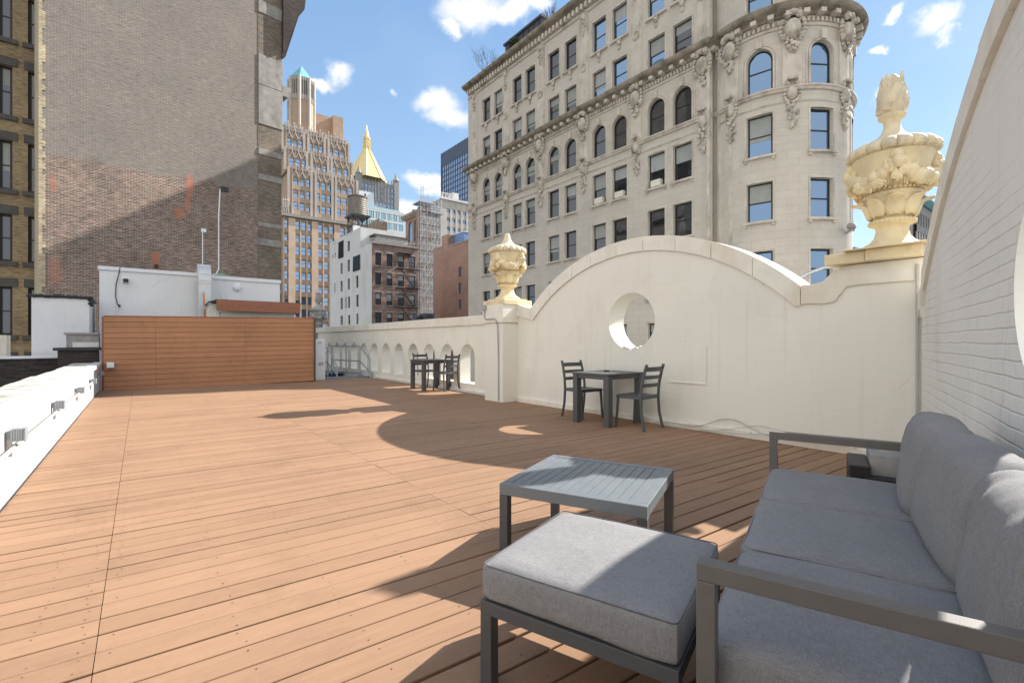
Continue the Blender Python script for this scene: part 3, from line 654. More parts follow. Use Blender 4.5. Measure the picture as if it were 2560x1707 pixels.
# ---------------------------------------------------------------- fence
fn = gthing('board_fence', 'tall reddish brown fence of horizontal composite boards closing the deck', 'fence')
FA = (-.70, 15.30); FB = (4.12, 14.95); FH = 1.86
def PFz(t): return -.05+.075*t
fl = math.hypot(FB[0]-FA[0], FB[1]-FA[1]); fd = Vector((FB[0]-FA[0], FB[1]-FA[1], 0)).normalized(); fo = Vector((fd.y, -fd.x, 0))
if fo.y > 0: fo = -fo
f = MB(); nb = 14; bh = FH/nb; cuts_ = [0, 1.02, 3.02, fl]
for i in range(nb):
    for j in range(3):
        a, b = cuts_[j], cuts_[j+1]
        if i == nb-1 and j == 1: b = fl
        if i == nb-1 and j == 2: continue
        off = 0
        A_ = Vector((FA[0],FA[1],0))+fd*(a+.002); B_ = Vector((FA[0],FA[1],0))+fd*(b-.002)
        za, zb_ = PFz(a/fl)+i*bh, PFz(b/fl)+i*bh
        o1 = fo*0; o2 = fo*.022; k_ = len(f.v)
        for p, z in ((A_, za), (B_, zb_)):
            for oo in (o1, o2):
                for zz in (z+.004, z+bh-.004): q = p+oo; f.v.append((q.x, q.y, zz))
        for q in ((0,1,3,2),(4,6,7,5),(2,3,7,6),(0,4,5,1),(1,5,7,3),(0,2,6,4)): f.f.append(tuple(k_+x for x in q)); f.m.append(0)
f.build('boards', M['fence'], fn)
f = MB(); a = Vector((FA[0],FA[1],0)); b = Vector((FB[0],FB[1],0)); q = -fo*.02
f.quad(tuple(a+q+Vector((0,0,-.1))), tuple(b+q+Vector((0,0,-.1))), tuple(b+q+Vector((0,0,FH+.02))), tuple(a+q+Vector((0,0,FH-.06))))
f.build('backing', M['gap'], fn)
for t in (0.0, .33, .66, 1.0):
    f = MB(); p = a+(b-a)*t-fo*.07; f.box(p.x-.045, p.x+.045, p.y-.045, p.y+.045, -.3, FH-.05+.075*t); f.build('post', M['fascia'], fn)
f = MB(); f.beam(a-fo*.02+Vector((0,0,PFz(0)+FH+.012)), b-fo*.02+Vector((0,0,PFz(1)+FH+.012)), .11, .024); f.build('top_rail', M['fascia'], fn)
f = MB(); p = b+fd*.012; f.box(p.x-.012,p.x+.012,p.y-.10,p.y+.03,0,FH+.05); f.build('end_trim', M['metal'], fn)
# ---------------------------------------------------------------- cabinet, stair rails beyond the fence
cb = gthing('utility_cabinet', 'narrow light grey metal cabinet at the right end of the brown fence', 'cabinet', 4.18, 15.45)
f = MB(); f.box(0,.42,0,.5,-.02,1.28); f.build('body', M['whiteplastic'], cb, bevel=.006)
f = MB(); f.box(.03,.39,-.012,0,.05,1.25); f.build('door', M['whiteplastic'], cb, bevel=.003)
f = MB(); f.box(.17,.33,-.016,-.013,1.12,1.20); f.build('label_plate', M['whiteplastic'], cb)
f = MB()
for i in range(2): f.box(.19,.31,-.018,-.0165,1.14+.03*i,1.15+.03*i)
f.ball((.09,-.016,1.16), (.016,.003,.016)); f.box(.22,.36,-.03,-.013,.52,.535); f.box(.2,.34,-.03,-.013,.46,.475); f.build('handle', M['darkcable'], cb)
M['blueplat'] = mat('blue_grey_steel', (.16,.22,.30), .5, var=.1)
st = gthing('stair_platform', 'blue grey metal landing between the fence and the arched openings', 'platform')
f = MB(); f.box(4.65, 6.15, 15.75, 16.5, -.03, .012); f.build('tread', M['blueplat'], st); f = MB(); f.box(4.65,6.15,18.3,18.5,-.02,.02); f.box(4.62,4.70,16.5,18.4,-.2,.0); f.build('edge', M['blueplat'], st)
sv_ = MB(); sv_.box(4.2,6.17,18.5,22,-.6,-.02); structure('stair_roof', sv_, M['roofmem'], loc=(0,0,0), rotz=GA)
def rail(name, label, posts, z1=1.03, slopes=()):
    r_ = gthing(name, label, 'railing', group=None)
    for (n_, u_) in posts: f = MB(); f.tube([(n_,u_,-.05),(n_,u_,z1)], .024, 8); f.build('post', M['gal'], r_)
    f = MB()
    for zz in (.1, .52, z1):
        f.tube([(n_,u_,zz) for (n_,u_) in posts], .022, 8)
    f.build('rails', M['gal'], r_)
    f = MB()
    for s_ in slopes: f.tube(s_, .022, 8)
    if slopes: f.build('sloping_handrail', M['gal'], r_)
    return r_
rail('stair_railing', 'grey pipe guard rail standing in front of the small arches', [(5.62,18.1),(5.85,17.2),(6.05,16.35)], 1.03,
     [[(5.62,18.1,1.03),(5.25,18.0,.62),(5.2,18.0,-.1)],[(6.05,16.35,1.03),(6.1,15.6,.60),(6.1,15.5,.0)],[(6.05,16.35,.52),(6.1,15.55,.15)]])
rail('stair_railing', 'grey pipe handrail immediately right of the light grey cabinet', [(4.62,16.55),(4.95,16.35)], 1.0,
     [[(4.95,16.35,1.0),(5.05,15.75,.42),(5.05,15.7,.0)],[(4.95,16.35,.5),(5.05,15.72,.1)]])
# ---------------------------------------------------------------- bulkhead group behind the fence
bk = gthing('roof_bulkhead', 'long white brick rooftop block behind the brown fence', 'rooftop block', -.92, 18.0)
f = MB(); f.box(0, 2.35, 0, 3.2, -1, 3.25); f.box(2.75, 4.78, .15, 3.2, -1, 3.22); f.box(2.35,2.75,.05,3.2,-1,3.22); f.build('walls', M['bulk'], bk)
f = MB(); f.box(-.03, 2.38, -.04, 3.2, 3.252, 3.36); f.box(2.75, 4.81, .10, 3.2, 3.222, 3.34); f.build('coping', M['whiteplastic'], bk, bevel=.01)
f = MB(); rr = random.Random(8); s = 2.76
while s < 4.77:
    e = min(4.775, s+.09); f.box(s, e, .135, .15, 1.9, 2.42+.04*math.sin(s*7)+rr.uniform(-.02,.02)+(.14 if abs(s-4.2) < .05 else 0)); s = e
f.build('tar_flashing', M['rubber'], bk)
lt = gthing('round_wall_light', 'round white dome light high on the right part of the white rooftop block', 'light', 2.55, 18.13, 3.0)
f = MB(); f.ball((0,0,0), (.13,.07,.13), seg=16, rings=10); f.build('dome', M['whiteplastic'], lt, smooth=True)
f = MB(); f.tube([(0,.02,0),(0,-.01,0)], .14, 16); f.build('base', M['whiteplastic'], lt)
cmr = gthing('wall_camera', 'small dark camera box high on the left part of the white rooftop block', 'camera', -.33, 17.98, 2.98)
f = MB(); f.box(-.08,.08,-.05,.02,-.07,.07); f.build('mount', M['whiteplastic'], cmr, bevel=.01); f = MB(); f.box(-.06,.06,-.14,-.05,-.05,.05); f.build('lens_body', M['black'], cmr, bevel=.01)
cb2 = MB(); n_ = -.52; cb2.tube([(n_+.06,17.96,3.35),(n_+.03,17.96,3.15),(n_-.03,17.96,2.85),(n_-.04,17.96,2.5),(n_,17.96,2.28),(n_+.02,17.96,2.22)], .014, 6); cb2.ball((n_+.03,17.96,2.24), .045)
tag(cb2.build('loose_cable', M['darkcable'], loc=(0,0,0), rotz=GA), 'dark cable hanging down the left end of the white rooftop block', 'cable')
cb3 = MB(); cb3.tube([(n_,17.94,2.25),(n_+.01,17.94,1.2)], .02, 8); tag(cb3.build('white_pipe', M['whiteplastic'], loc=(0,0,0), rotz=GA), 'straight white pipe under the dark cable on the rooftop block', 'pipe')
dc = gthing('vent_duct', 'tall silver sheet metal duct with a hooded top and orange strips', 'duct', 1.42, 17.55)
f = MB(); f.box(0,.34,.0,.32,0,3.1); f.box(-.01,.35,-.01,.33,3.0,3.03); f.build('shaft', M['duct'], dc, bevel=.004)
f = MB()
for i in range(9):
    a0_, a1_ = R(180*i/8), R(180*(i+1)/8)
    if i == 8: break
    y0_, z0_ = .34-.34*math.cos(a0_)-.0, 3.1+.52*math.sin(a0_)
    y1_, z1_ = .34-.34*math.cos(a1_), 3.1+.52*math.sin(a1_)
    f.quad((0,y0_,z0_),(.34,y0_,z0_),(.34,y1_,z1_),(0,y1_,z1_))
    f.quad((0,.34,3.1),(0,y0_,z0_),(0,y1_,z1_),(0,.34,3.1)); f.quad((.34,.34,3.1),(.34,y0_,z0_),(.34,y1_,z1_),(.34,.34,3.1))
    f.box(-.008,.348,y0_-.012,y0_+.012,z0_-.01,z0_+.012)
f.build('hood', M['duct'], dc)
f = MB()
f.quad((.13,-.004,2.3),(.18,-.004,2.3),(.155,-.004,2.72),(.11,-.004,2.72)); f.quad((.14,-.004,1.4),(.19,-.004,1.4),(.185,-.004,2.2),(.14,-.004,2.2)); f.build('orange_strip', M['orange'], dc)
cn = gthing('canopy_shed', 'cream shed with a brown board fascia seen above the brown fence', 'shed', 1.75, 16.2)
f = MB(); f.box(.08, 2.2, .35, 1.7, 0, 2.12); f.build('walls', M['cream'], cn)
f = MB(); f.box(-.02, 2.32, .02, 1.72, 2.38, 2.43); f.build('roof', M['rubber'], cn)
f = MB(); f.box(0, 2.3, 0, .03, 2.10, 2.255); f.box(0, 2.3, 0, .03, 2.26, 2.42); f.box(2.27,2.3,.035,1.7,2.1,2.42); f.build('fascia', M['fascia'], cn)
f = MB(); f.box(.02,.10,.30,.38,0,2.1); f.build('corner_trim', M['whiteplastic'], cn)
hs_ = gthing('curved_hatch', 'small beige hatch with a curved dark lid between the duct and the canopy', 'hatch', 1.62, 16.9)
f = MB(); f.box(0,.45,0,.5,0,2.35); f.build('body', M['cream'], hs_)
f = MB(); f.tube([(-.08,-.02,2.28),(.0,-.02,2.38),(.15,-.02,2.44),(.3,-.02,2.46),(.5,-.02,2.47)], .022, 6)
f.quad((-.08,-.02,2.28),(.5,-.02,2.47),(.5,.5,2.47),(-.08,.5,2.28)); f.build('lid', M['rubber'], hs_)
pl1 = gthing('antenna_pole', 'shorter thin white pole with a small box on top by the silver duct', 'pole', 1.62, 18.6, 3.3)
f = MB(); f.tube([(0,0,0),(0,0,1.55)], .014, 8); f.build('mast', M['whiteplastic'], pl1); f = MB(); f.box(-.04,.10,-.04,.04,1.5,1.6); f.build('box', M['whiteplastic'], pl1)
pl2 = gthing('floodlight_pole', 'tall thin white pole carrying a floodlight above the rooftop block', 'pole', 2.05, 18.4, 3.3)
f = MB(); f.tube([(-.35,.0,.02),(-.18,0,.06),(-.06,0,.14),(0,0,.3),(.0,0,2.0),(.04,0,2.95)], .018, 8); f.build('mast', M['whiteplastic'], pl2)
f = MB(); f.box(.06,.28,-.05,.05,2.88,3.04); f.build('floodlight', M['black'], pl2, bevel=.01); f = MB(); f.tube([(.02,0,3.0),(.1,0,3.02)], .02, 6); f.build('bracket', M['black'], pl2)
gv = gthing('roof_vent', 'low green domed roof vent at the foot of the floodlight pole', 'vent', 2.1, 18.55, 3.36)
f = MB(); f.lathe([(.08,-.1),(.08,0),(.26,.02),(.24,.05),(.14,.09),(.03,.11)], 20); f.build('cap', M['green'], gv, smooth=True); f = MB(); f.tube([(0,0,-.2),(0,0,.02)], .07, 12); f.build('stem', M['gal'], gv)
bp = gthing('brown_post', 'short brown board post with a dark ball camera above the rooftop block', 'post', .30, 18.9, 3.2)
f = MB(); f.box(0,.20,0,.05,0,.84); f.build('board', M['fascia'], bp); f = MB(); f.ball((.1,-.07,.38), .07, seg=12, rings=8); f.build('ball_camera', M['black'], bp, smooth=True)
# left white block, chimney, low brick wall
wb = gthing('white_rooftop_block', 'squat white painted block left of the brown fence with tarred roof edge', 'rooftop block', -2.17, 17.0)
f = MB(); f.box(0, 1.10, 0, 2.3, -1, 2.33); f.build('walls', M['bulk'], wb)
f = MB(); f.box(-.06, 1.13, -.05, 2.3, 2.335, 2.40); rr = random.Random(4)
for i in range(14): f.ball((-.03+i*.088, -.03, 2.37+rr.uniform(-.01,.01)), (.07,.05,.04), seg=6, rings=4, jit=.3)
for i in range(5): f.ball((1.12+rr.uniform(-.02,.05), -.02+rr.uniform(-.02,.02), 2.3-i*.03), (.05,.05,.05), seg=6, rings=4, jit=.3)
f.build('tar_edge', M['rubber'], wb)
ch = gthing('brick_stub', 'dark capped brick chimney stub against the left end of the brown fence', 'chimney', -1.55, 15.6)
M['darkbrick'] = brickmat('dark_sooty_brick', (.07,.05,.042), (.045,.038,.035), (.06,.055,.05), bump=.5)
f = MB(); f.box(0,.72,0,.6,-1,.98); f.build('shaft', M['darkbrick'], ch); f = MB(); f.box(-.08,.78,-.06,.66,.98,1.05); f.build('cap', M['rubber'], ch, bevel=.01)
f = MB(); f.box(.14,.74,.1,.55,1.052,1.36); f.box(.1,.74,.06,.6,1.36,1.42); f.build('upper_block', M['greystone'], ch, bevel=.01); f = MB(); f.box(.26,.74,.02,.1,1.06,1.18); f.build('flashing', M['duct'], ch)
lb = gthing('low_brick_wall', 'low dark sooty brick wall with a white capping beyond the left parapet', 'wall', -14, 16.4)
f = MB(); f.box(0,12.4,0,.35,-1,.78); f.build('wall', M['darkbrick'], lb); f = MB(); f.box(0,12.45,-.06,.4,.782,.84); f.build('capping', M['whiteplastic'], lb, bevel=.008)
ac = gthing('air_conditioner', 'beige slatted air conditioner unit on the roof at the far left', 'air conditioner', -4.0, 18.5, .75)
f = MB(); f.box(0,.5,0,.5,0,.9); f.box(.55,1.15,.1,.6,-.1,.62); f.build('casing', M['coping'], ac, bevel=.01)
f = MB()
for i in range(7): f.box(.03+i*.065,.045+i*.065,-.012,.0,.04,.86)
for i in range(3): f.box(.6+i*.2,.615+i*.2,.088,.1,-.05,.6)
f.build('grille', M['greystone'], ac)
tk = gthing('dark_tank', 'dark round tank lying on the roof at the left picture edge', 'tank', -4.6, 17.6, .95)
f = MB(); f.tube([(-1.2,0,0),(-.1,0,0),(-.02,0,0),(.0,0,0)], .27, 24); f.build('drum', M['black'], tk, smooth=True)
f = MB(); f.box(-1,-.1,-.15,.15,-.4,-.24); f.build('cradle', M['rubber'], tk)
# ---------------------------------------------------------------- facade tools
def facade(mb, P, s0, s1, z0, z1, ops, depth=.25, m=0, ns_max=None, uoff=0):
    """wall between s0..s1, z0..z1 with rectangular/arched openings [(a,b,za,zb,arched)] and their reveals; d is outward"""
    S = {s0, s1}; Z = {z0, z1}
    for o in ops: S |= {o[0], o[1]}; Z |= {o[2], o[3]}
    S = sorted(S); Z = sorted(Z)
    if ns_max:
        S2 = [S[0]]
        for a, b in zip(S[:-1], S[1:]):
            k = max(1, int(math.ceil((b-a)/ns_max))); S2 += [a+(b-a)*i/k for i in range(1, k+1)]
        S = S2
    for a, b in zip(S[:-1], S[1:]):
        ms = (a+b)/2; run = None
        col = []
        for c, d in zip(Z[:-1], Z[1:]):
            mz = (c+d)/2
            if any(o[0] < ms < o[1] and o[2] < mz < o[3] for o in ops): col.append(None)
            else: col.append((c, d))
        i = 0
        while i < len(col):
            if col[i] is None: i += 1; continue
            j = i
            while j+1 < len(col) and col[j+1] is not None: j += 1
            c, d = col[i][0], col[j][1]
            mb.quad(P(a,c,0), P(b,c,0), P(b,d,0), P(a,d,0), m, [(a,c),(b,c),(b,d),(a,d)]); i = j+1
    for o in ops:
        a, b, c, d = o[:4]; arched = len(o) > 4 and o[4]
        mb.quad(P(a,c,0), P(b,c,0), P(b,c,-depth), P(a,c,-depth), m)
        sp = d-(b-a)/2 if arched else d
        mb.quad(P(a,c,0), P(a,sp,0), P(a,sp,-depth), P(a,c,-depth), m); mb.quad(P(b,c,0), P(b,sp,0), P(b,sp,-depth), P(b,c,-depth), m)
        if not arched: mb.quad(P(a,d,0), P(b,d,0), P(b,d,-depth), P(a,d,-depth), m)
        else:
            r_ = (b-a)/2; cx_ = (a+b)/2; K = 12
            for i in range(K):
                t0, t1 = math.pi*i/K, math.pi*(i+1)/K
                x0_, y0_ = cx_-r_*math.cos(t0), sp+r_*math.sin(t0); x1_, y1_ = cx_-r_*math.cos(t1), sp+r_*math.sin(t1)
                mb.quad(P(x0_,y0_,0), P(x1_,y1_,0), P(x1_,d,0), P(x0_,d,0), m, [(x0_,y0_),(x1_,y1_),(x1_,d),(x0_,d)])
                mb.quad(P(x0_,y0_,0), P(x1_,y1_,0), P(x1_,y1_,-depth), P(x0_,y0_,-depth), m)
M['sash'] = mat('black_sash', (.018,.02,.024), .45)
M['glass'] = glassmat('window_glass', (.018,.02,.022), .12)
M['glassblue'] = glassmat('sky_glass', (.015,.025,.04), .42, rcol=(.45,.68,1))
M['blind'] = mat('roller_blind', (.36,.38,.36), .8, var=.06)
M['curtain'] = mat('net_curtain', (.42,.44,.44), .9, var=.25, scale=3, aniso=(9,9,.2))
def window(root, P, a, b, c, d, arched=False, inset=.2, sash=None, glass=None, rnd=random, fw=.07, blind=True, sub=True, mid=True):
    sash = sash or M['sash']; glass = glass or M['glass']
    f = MB(); di, do = -inset-.06, -inset
    sp = d-(b-a)/2 if arched else d
    f.pbox(P, a, a+fw, c, sp, di, do); f.pbox(P, b-fw, b, c, sp, di, do); f.pbox(P, a+fw, b-fw, c, c+fw, di, do)
    zm = c+(d-c)*.5
    if mid: f.pbox(P, a+fw, b-fw, zm-.035, zm+.035, di+.01, do-.005)
    if not arched: f.pbox(P, a+fw, b-fw, d-fw, d, di, do)
    else:
        r_ = (b-a)/2; cx_ = (a+b)/2; K = 10
        for i in range(K):
            t0, t1 = math.pi*i/K, math.pi*(i+1)/K
            o0 = (cx_-r_*math.cos(t0), sp+r_*math.sin(t0)); o1 = (cx_-r_*math.cos(t1), sp+r_*math.sin(t1))
            i0 = (cx_-(r_-fw)*math.cos(t0), sp+(r_-fw)*math.sin(t0)); i1 = (cx_-(r_-fw)*math.cos(t1), sp+(r_-fw)*math.sin(t1))
            f.quad(P(*o0,do), P(*o1,do), P(*i1,do), P(*i0,do)); f.quad(P(*i0,do), P(*i1,do), P(*i1,di), P(*i0,di))
    w = f.build('window', sash, root)
    g_ = MB(); e = .03
    if not arched: g_.quad(P(a+e,c+e,do-.03), P(b-e,c+e,do-.03), P(b-e,d-e,do-.03), P(a+e,d-e,do-.03))
    else:
        r_ = (b-a)/2-e; cx_ = (a+b)/2
        g_.face([P(a+e,c+e,do-.03), P(b-e,c+e,do-.03)]+[P(cx_+r_*math.cos(math.pi*i/12), sp+r_*math.sin(math.pi*i/12), do-.03) for i in range(13)])
    g_.build('pane', glass, w)
    if blind:
        q = rnd.random()
        if q < .5:
            h_ = rnd.choice((.25,.35,.45,.5,.6)); top = sp if arched else d-fw
            bl = MB(); bl.pbox(P, a+fw+.005, b-fw-.005, top-(top-c)*h_, top, do-.028, do-.022); bl.build('blind', M['blind'] if rnd.random() < .7 else M['curtain'], w)
    return w
def sweep(mb, P, prof, s0, s1, ns=1, m=0):
    """moulding: closed profile [(d,z)...] swept from s0 to s1"""
    K = len(prof)
    for k in range(ns):
        a = s0+(s1-s0)*k/ns; b = s0+(s1-s0)*(k+1)/ns
        for i in range(K):
            p, q = prof[i], prof[(i+1) % K]
            mb.quad(P(a,p[1],p[0]), P(b,p[1],p[0]), P(b,q[1],q[0]), P(a,q[1],q[0]), m)
    mb.face([P(s0,p[1],p[0]) for p in prof], m); mb.face([P(s1,p[1],p[0]) for p in prof], m)
def ballP(mb, P, s, z, d, r, seg=7, rings=5, jit=.08, asp=1):
    base = len(mb.v)
    mb.ball((0,0,0), (r, r*.8, r*asp), seg=seg, rings=rings, jit=jit)
    for i in range(base, len(mb.v)):
        x, y, zz = mb.v[i]; mb.v[i] = P(s+x, z+zz, d+y)
def cartouche(mb, P, s, z, k=1.0, grapes=True, seed=0):
    """scrolled shield with a bunch of fruit hanging under it; z is its top"""
    rr = random.Random(seed)
    ballP(mb, P, s, z-.75*k, .18*k, .34*k, 10, 8, .03, 1.35)
    for sg_ in (-1, 1):
        for i in range(9):
            t = i/8; a = R(-100+220*t); ballP(mb, P, s+sg_*(.34+.14*math.cos(a))*k, z-(.72-.42*math.sin(a))*k, (.16+.06*math.cos(a))*k, (.10-.03*abs(t-.5))*k, 6, 4)
        ballP(mb, P, s+sg_*.24*k, z-.16*k, .28*k, .17*k, 8, 6); ballP(mb, P, s+sg_*.34*k, z-1.05*k, .18*k, .12*k, 7, 5)
    ballP(mb, P, s, z-.08*k, .32*k, .20*k, 8, 6, .1, .7); mb.pbox(P, s-.30*k, s+.30*k, z-.02*k, z+.12*k, 0, .35*k)
    if grapes:
        for i in range(26):
            t = i/26; w_ = .36*(1-t*.75)*k; ballP(mb, P, s+rr.uniform(-w_, w_), z-(1.15+t*.62)*k, rr.uniform(.06,.2)*k, rr.uniform(.07,.11)*k, 6, 4)
def pendant(mb, P, s, z, k=1.0, seed=0):
    rr = random.Random(seed)
    mb.pbox(P, s-.20*k, s+.20*k, z-.10*k, z, 0, .30*k)
    for sg_ in (-1, 1):
        ballP(mb, P, s+sg_*.18*k, z-.2*k, .12*k, .12*k, 7, 5)
        for i in range(8):
            a = R(-90+200*i/7); ballP(mb, P, s+sg_*(.16+.12*math.cos(a))*k, z-(.62-.34*math.sin(a))*k, .08*k, .075*k, 6, 4)
    ballP(mb, P, s, z-.62*k, .08*k, .22*k, 8, 7, .04, 1.4)
    for i in range(24):
        t = i/24; w_ = .26*math.sin(math.pi*(t*.8+.2))**.7*k; ballP(mb, P, s+rr.uniform(-w_, w_), z-(1.02+t*1.15)*k, rr.uniform(.04,.14)*k, rr.uniform(.06,.095)*k, 6, 4)
# ---------------------------------------------------------------- ornate beige building across the street
def stonemat(name, c, joint=.8, bw=1.15, bh=.42, seed=0):
    return brickmat(name, c, tuple(x*.95 for x in c), tuple(x*joint for x in c), bw=bw, bh=bh, ms=.012, bump=.35, var=.10, vs=.5, noise_amt=.05)
M['beige'] = stonemat('limestone_ashlar', (.64,.59,.51), .82)
M['trim'] = mat('limestone_trim', (.66,.60,.51), .8, var=.12, scale=1.5, bump=.3, bscale=10, dirt=(.30,.26,.21), dscale=1.2)
M['orn'] = mat('carved_limestone', (.60,.545,.46), .85, var=.25, scale=2.5, bump=.4, bscale=14, dirt=(.17,.145,.12), dscale=2.2)
M['corn'] = mat('sooty_cornice', (.38,.33,.26), .85, var=.3, scale=1.5, bump=.3, dirt=(.10,.09,.075), dscale=1.5)
be = gthing('ornate_corner_building', 'large beige limestone building with round corner turret and carved garlands across the street', 'building')
NF = 26.7
PF = lambda s, z, d: (NF-d, s, z)
TC, TR, T0 = (30.45, 13.0), 3.88, R(-27.6)
def PT(s, z, d):
    th = T0-(s-0)/TR*-1      # s runs from the junction round the turret
    return (TC[0]-(TR+d)*math.cos(th), TC[1]-(TR+d)*math.sin(th), z)
TL = TR*R(190)
cols = [38.22,36.3,33.42,31.58,28.63,26.68,23.72,21.82,18.79,16.88]
rows = [(14.85,17.1,True),(11.3,13.55,False),(7.75,9.85,False),(4.05,6.1,False),(.35,2.4,False),(-3.3,-1.3,False),(19.05,21.2,False),(22.6,24.95,False)]
hwid = .65
opsF = [(c-hwid, c+hwid, r[0], r[1], r[2]) for c in cols for r in rows]
f = MB(); facade(f, PF, 14.9, 41.5, -18, 27.2, opsF, .32); f.build('street_wall', M['beige'], be)
th_s = lambda deg: (R(deg)-T0)*TR
tcols = [th_s(12.2), th_s(58), th_s(104)]
opsT = [(c-hwid, c+hwid, r[0], r[1], r[2]) for c in tcols for r in rows]
f = MB(); facade(f, PT, 0, TL, -18, 27.2, opsT, .32, ns_max=.35); f.build('turret_wall', M['beige'], be)
f = MB(); poly = [(27.15,15.0),(27.15,41.3),(52,41.3),(52,16.4),(33,10.9),(31,10.2),(29,12)]
for z_ in (-18, 27.13): f.face([(a,b,z_) for a,b in poly])
for i in range(len(poly)): a, b = poly[i], poly[(i+1)%len(poly)]; f.quad((a[0],a[1],-18),(b[0],b[1],-18),(b[0],b[1],27.13),(a[0],a[1],27.13))
f.lathe([(TR-.45, -18), (TR-.45, 27.12)], 48, c=(TC[0], TC[1], 0)); f.box(26.72, 27.2, 41.28, 41.48, -18, 27.18)
f.build('core', M['beige'], be)
f = MB()
corn = lambda z, k=1: [(0,z-.55*k),(.12*k,z-.55*k),(.16*k,z-.42*k),(.30*k,z-.36*k),(.62*k,z-.28*k),(.72*k,z-.20*k),(.80*k,z-.05*k),(.80*k,z),(0,z+.06*k)]
# middle cornice
f2 = MB()
sweep(f2, PF, corn(18.9, .9), 14.75, 41.7); sweep(f2, PT, corn(18.9, .9), 0, TL, 40)
f2.build('middle_cornice', M['corn'], be)
f = MB()
def dentils(P, s0, s1, z0, z1, d, w, gap, m=0):
    s = s0
    while s < s1: f.pbox(P, s, min(s+w, s1), z0, z1, 0, d); s += w+gap
dentils(PF, 15.0, 41.4, 18.02, 18.26, .16, .13, .10); dentils(PT, .1, TL-.2, 18.02, 18.26, .16, .13, .10)
dentils(PF, 15.0, 41.4, 18.30, 18.52, .48, .26, .50); dentils(PT, .1, TL-.2, 18.30, 18.52, .48, .26, .50)
sweep(f, PF, [(0,17.86),(.06,17.86),(.1,18.0),(0,18.0)], 14.95, 41.5); sweep(f, PT, [(0,17.86),(.06,17.86),(.1,18.0),(0,18.0)], 0, TL, 40)
f.build('middle_dentils', M['trim'], be)
# top cornice
f2 = MB(); sweep(f2, PF, corn(27.3, .9), 14.75, 41.7); sweep(f2, PT, corn(27.3, .9), 0, TL, 40); f2.build('roof_cornice', M['corn'], be)
f = MB(); dentils(PF, 15.0, 41.4, 26.35, 26.75, .38, .20, .24); dentils(PT, .1, TL-.2, 26.35, 26.75, .38, .20, .24)
sweep(f, PF, [(0,26.1),(.08,26.1),(.12,26.3),(0,26.3)], 14.95, 41.5); f.build('roof_dentils', M['trim'], be)
# string courses and sills
f = MB()
for (z, t, d) in ((14.72,.22,.20),(13.98,.07,.05)):
    sweep(f, PF, [(0,z-t),(d*.5,z-t),(d*.7,z-t*.5),(d,z-t*.3),(d,z),(0,z)], 14.95, 41.5); sweep(f, PT, [(0,z-t),(d*.5,z-t),(d*.7,z-t*.5),(d,z-t*.3),(d,z),(0,z)], 0, TL, 40)
for P, cl in ((PF, cols), (PT, tcols)):
    for c in cl:
        for (z0, z1, ar) in rows:
            if z0 > 14 and ar: continue
            f.pbox(P, c-hwid-.16, c+hwid+.16, z0-.13, z0-.003, 0, .17, ns=2)
            if z0 < 14:
                f.pbox(P, c-hwid-.12, c-hwid+.04, z0-.26, z0-.13, 0, .11); f.pbox(P, c+hwid-.04, c+hwid+.12, z0-.26, z0-.13, 0, .11)
            # raised surround
            if not ar:
                e = .10; o = .03
                f.pbox(P, c-hwid-e, c-hwid-.004, z0, z1+e, 0, o); f.pbox(P, c+hwid+.004, c+hwid+e, z0, z1+e, 0, o); f.pbox(P, c-hwid-.004, c+hwid+.004, z1+.004, z1+e, 0, o, ns=2)
f.build('sills_and_courses', M['trim'], be)
f = MB()
for P, cl in ((PF, cols), (PT, tcols)):
    for c in cl:
        sp = 17.1-hwid
        for rr_, dd in ((.66, .06), (.80, .035)):
            pr = None
            for i in range(13):
                t = math.pi*i/12; q = (c-rr_*math.cos(t), sp+rr_*math.sin(t)); q2 = (c-(rr_+.09)*math.cos(t), sp+(rr_+.09)*math.sin(t))
                if pr:
                    f.quad(P(*pr[0],dd), P(*q,dd), P(*q2,dd), P(*pr[1],dd)); f.quad(P(*pr[0],0), P(*q,0), P(*q,dd), P(*pr[0],dd)); f.quad(P(*pr[1],0), P(*q2,0), P(*q2,dd), P(*pr[1],dd))
                pr = (q, q2)
            f.pbox(P, c-rr_-.09, c-rr_, 14.8, sp, 0, dd); f.pbox(P, c+rr_, c+rr_+.09, 14.8, sp, 0, dd)
        f.pbox(P, c-.14, c+.14, 17.12, 17.62, 0, .16)
f.build('arch_surrounds', M['trim'], be)
# pilaster strips and panels on the upper storeys
f = MB(); pil = [40.3,35.0,30.2,25.25,20.35,15.45]
for c in pil:
    f.pbox(PF, c-.45, c+.45, 19.0, 26.1, 0, .05); f.pbox(PF, c-.33, c+.33, 19.25, 25.8, .05, .075)
    f.pbox(PF, c-.42, c+.42, 14.75, 17.9, 0, .07)
    f.build('pilaster', M['trim'], be); f = MB()
for s in (.25, 1.1): f = MB(); f.pbox(PT, s-.09, s+.09, -18, 17.9, 0, .07); f.build('pilaster', M['trim'], be)
f = MB(); f.pbox(PF, 14.95, 15.15, -18, 26.1, 0, .22)
f.build('corner_strip', M['trim'], be)
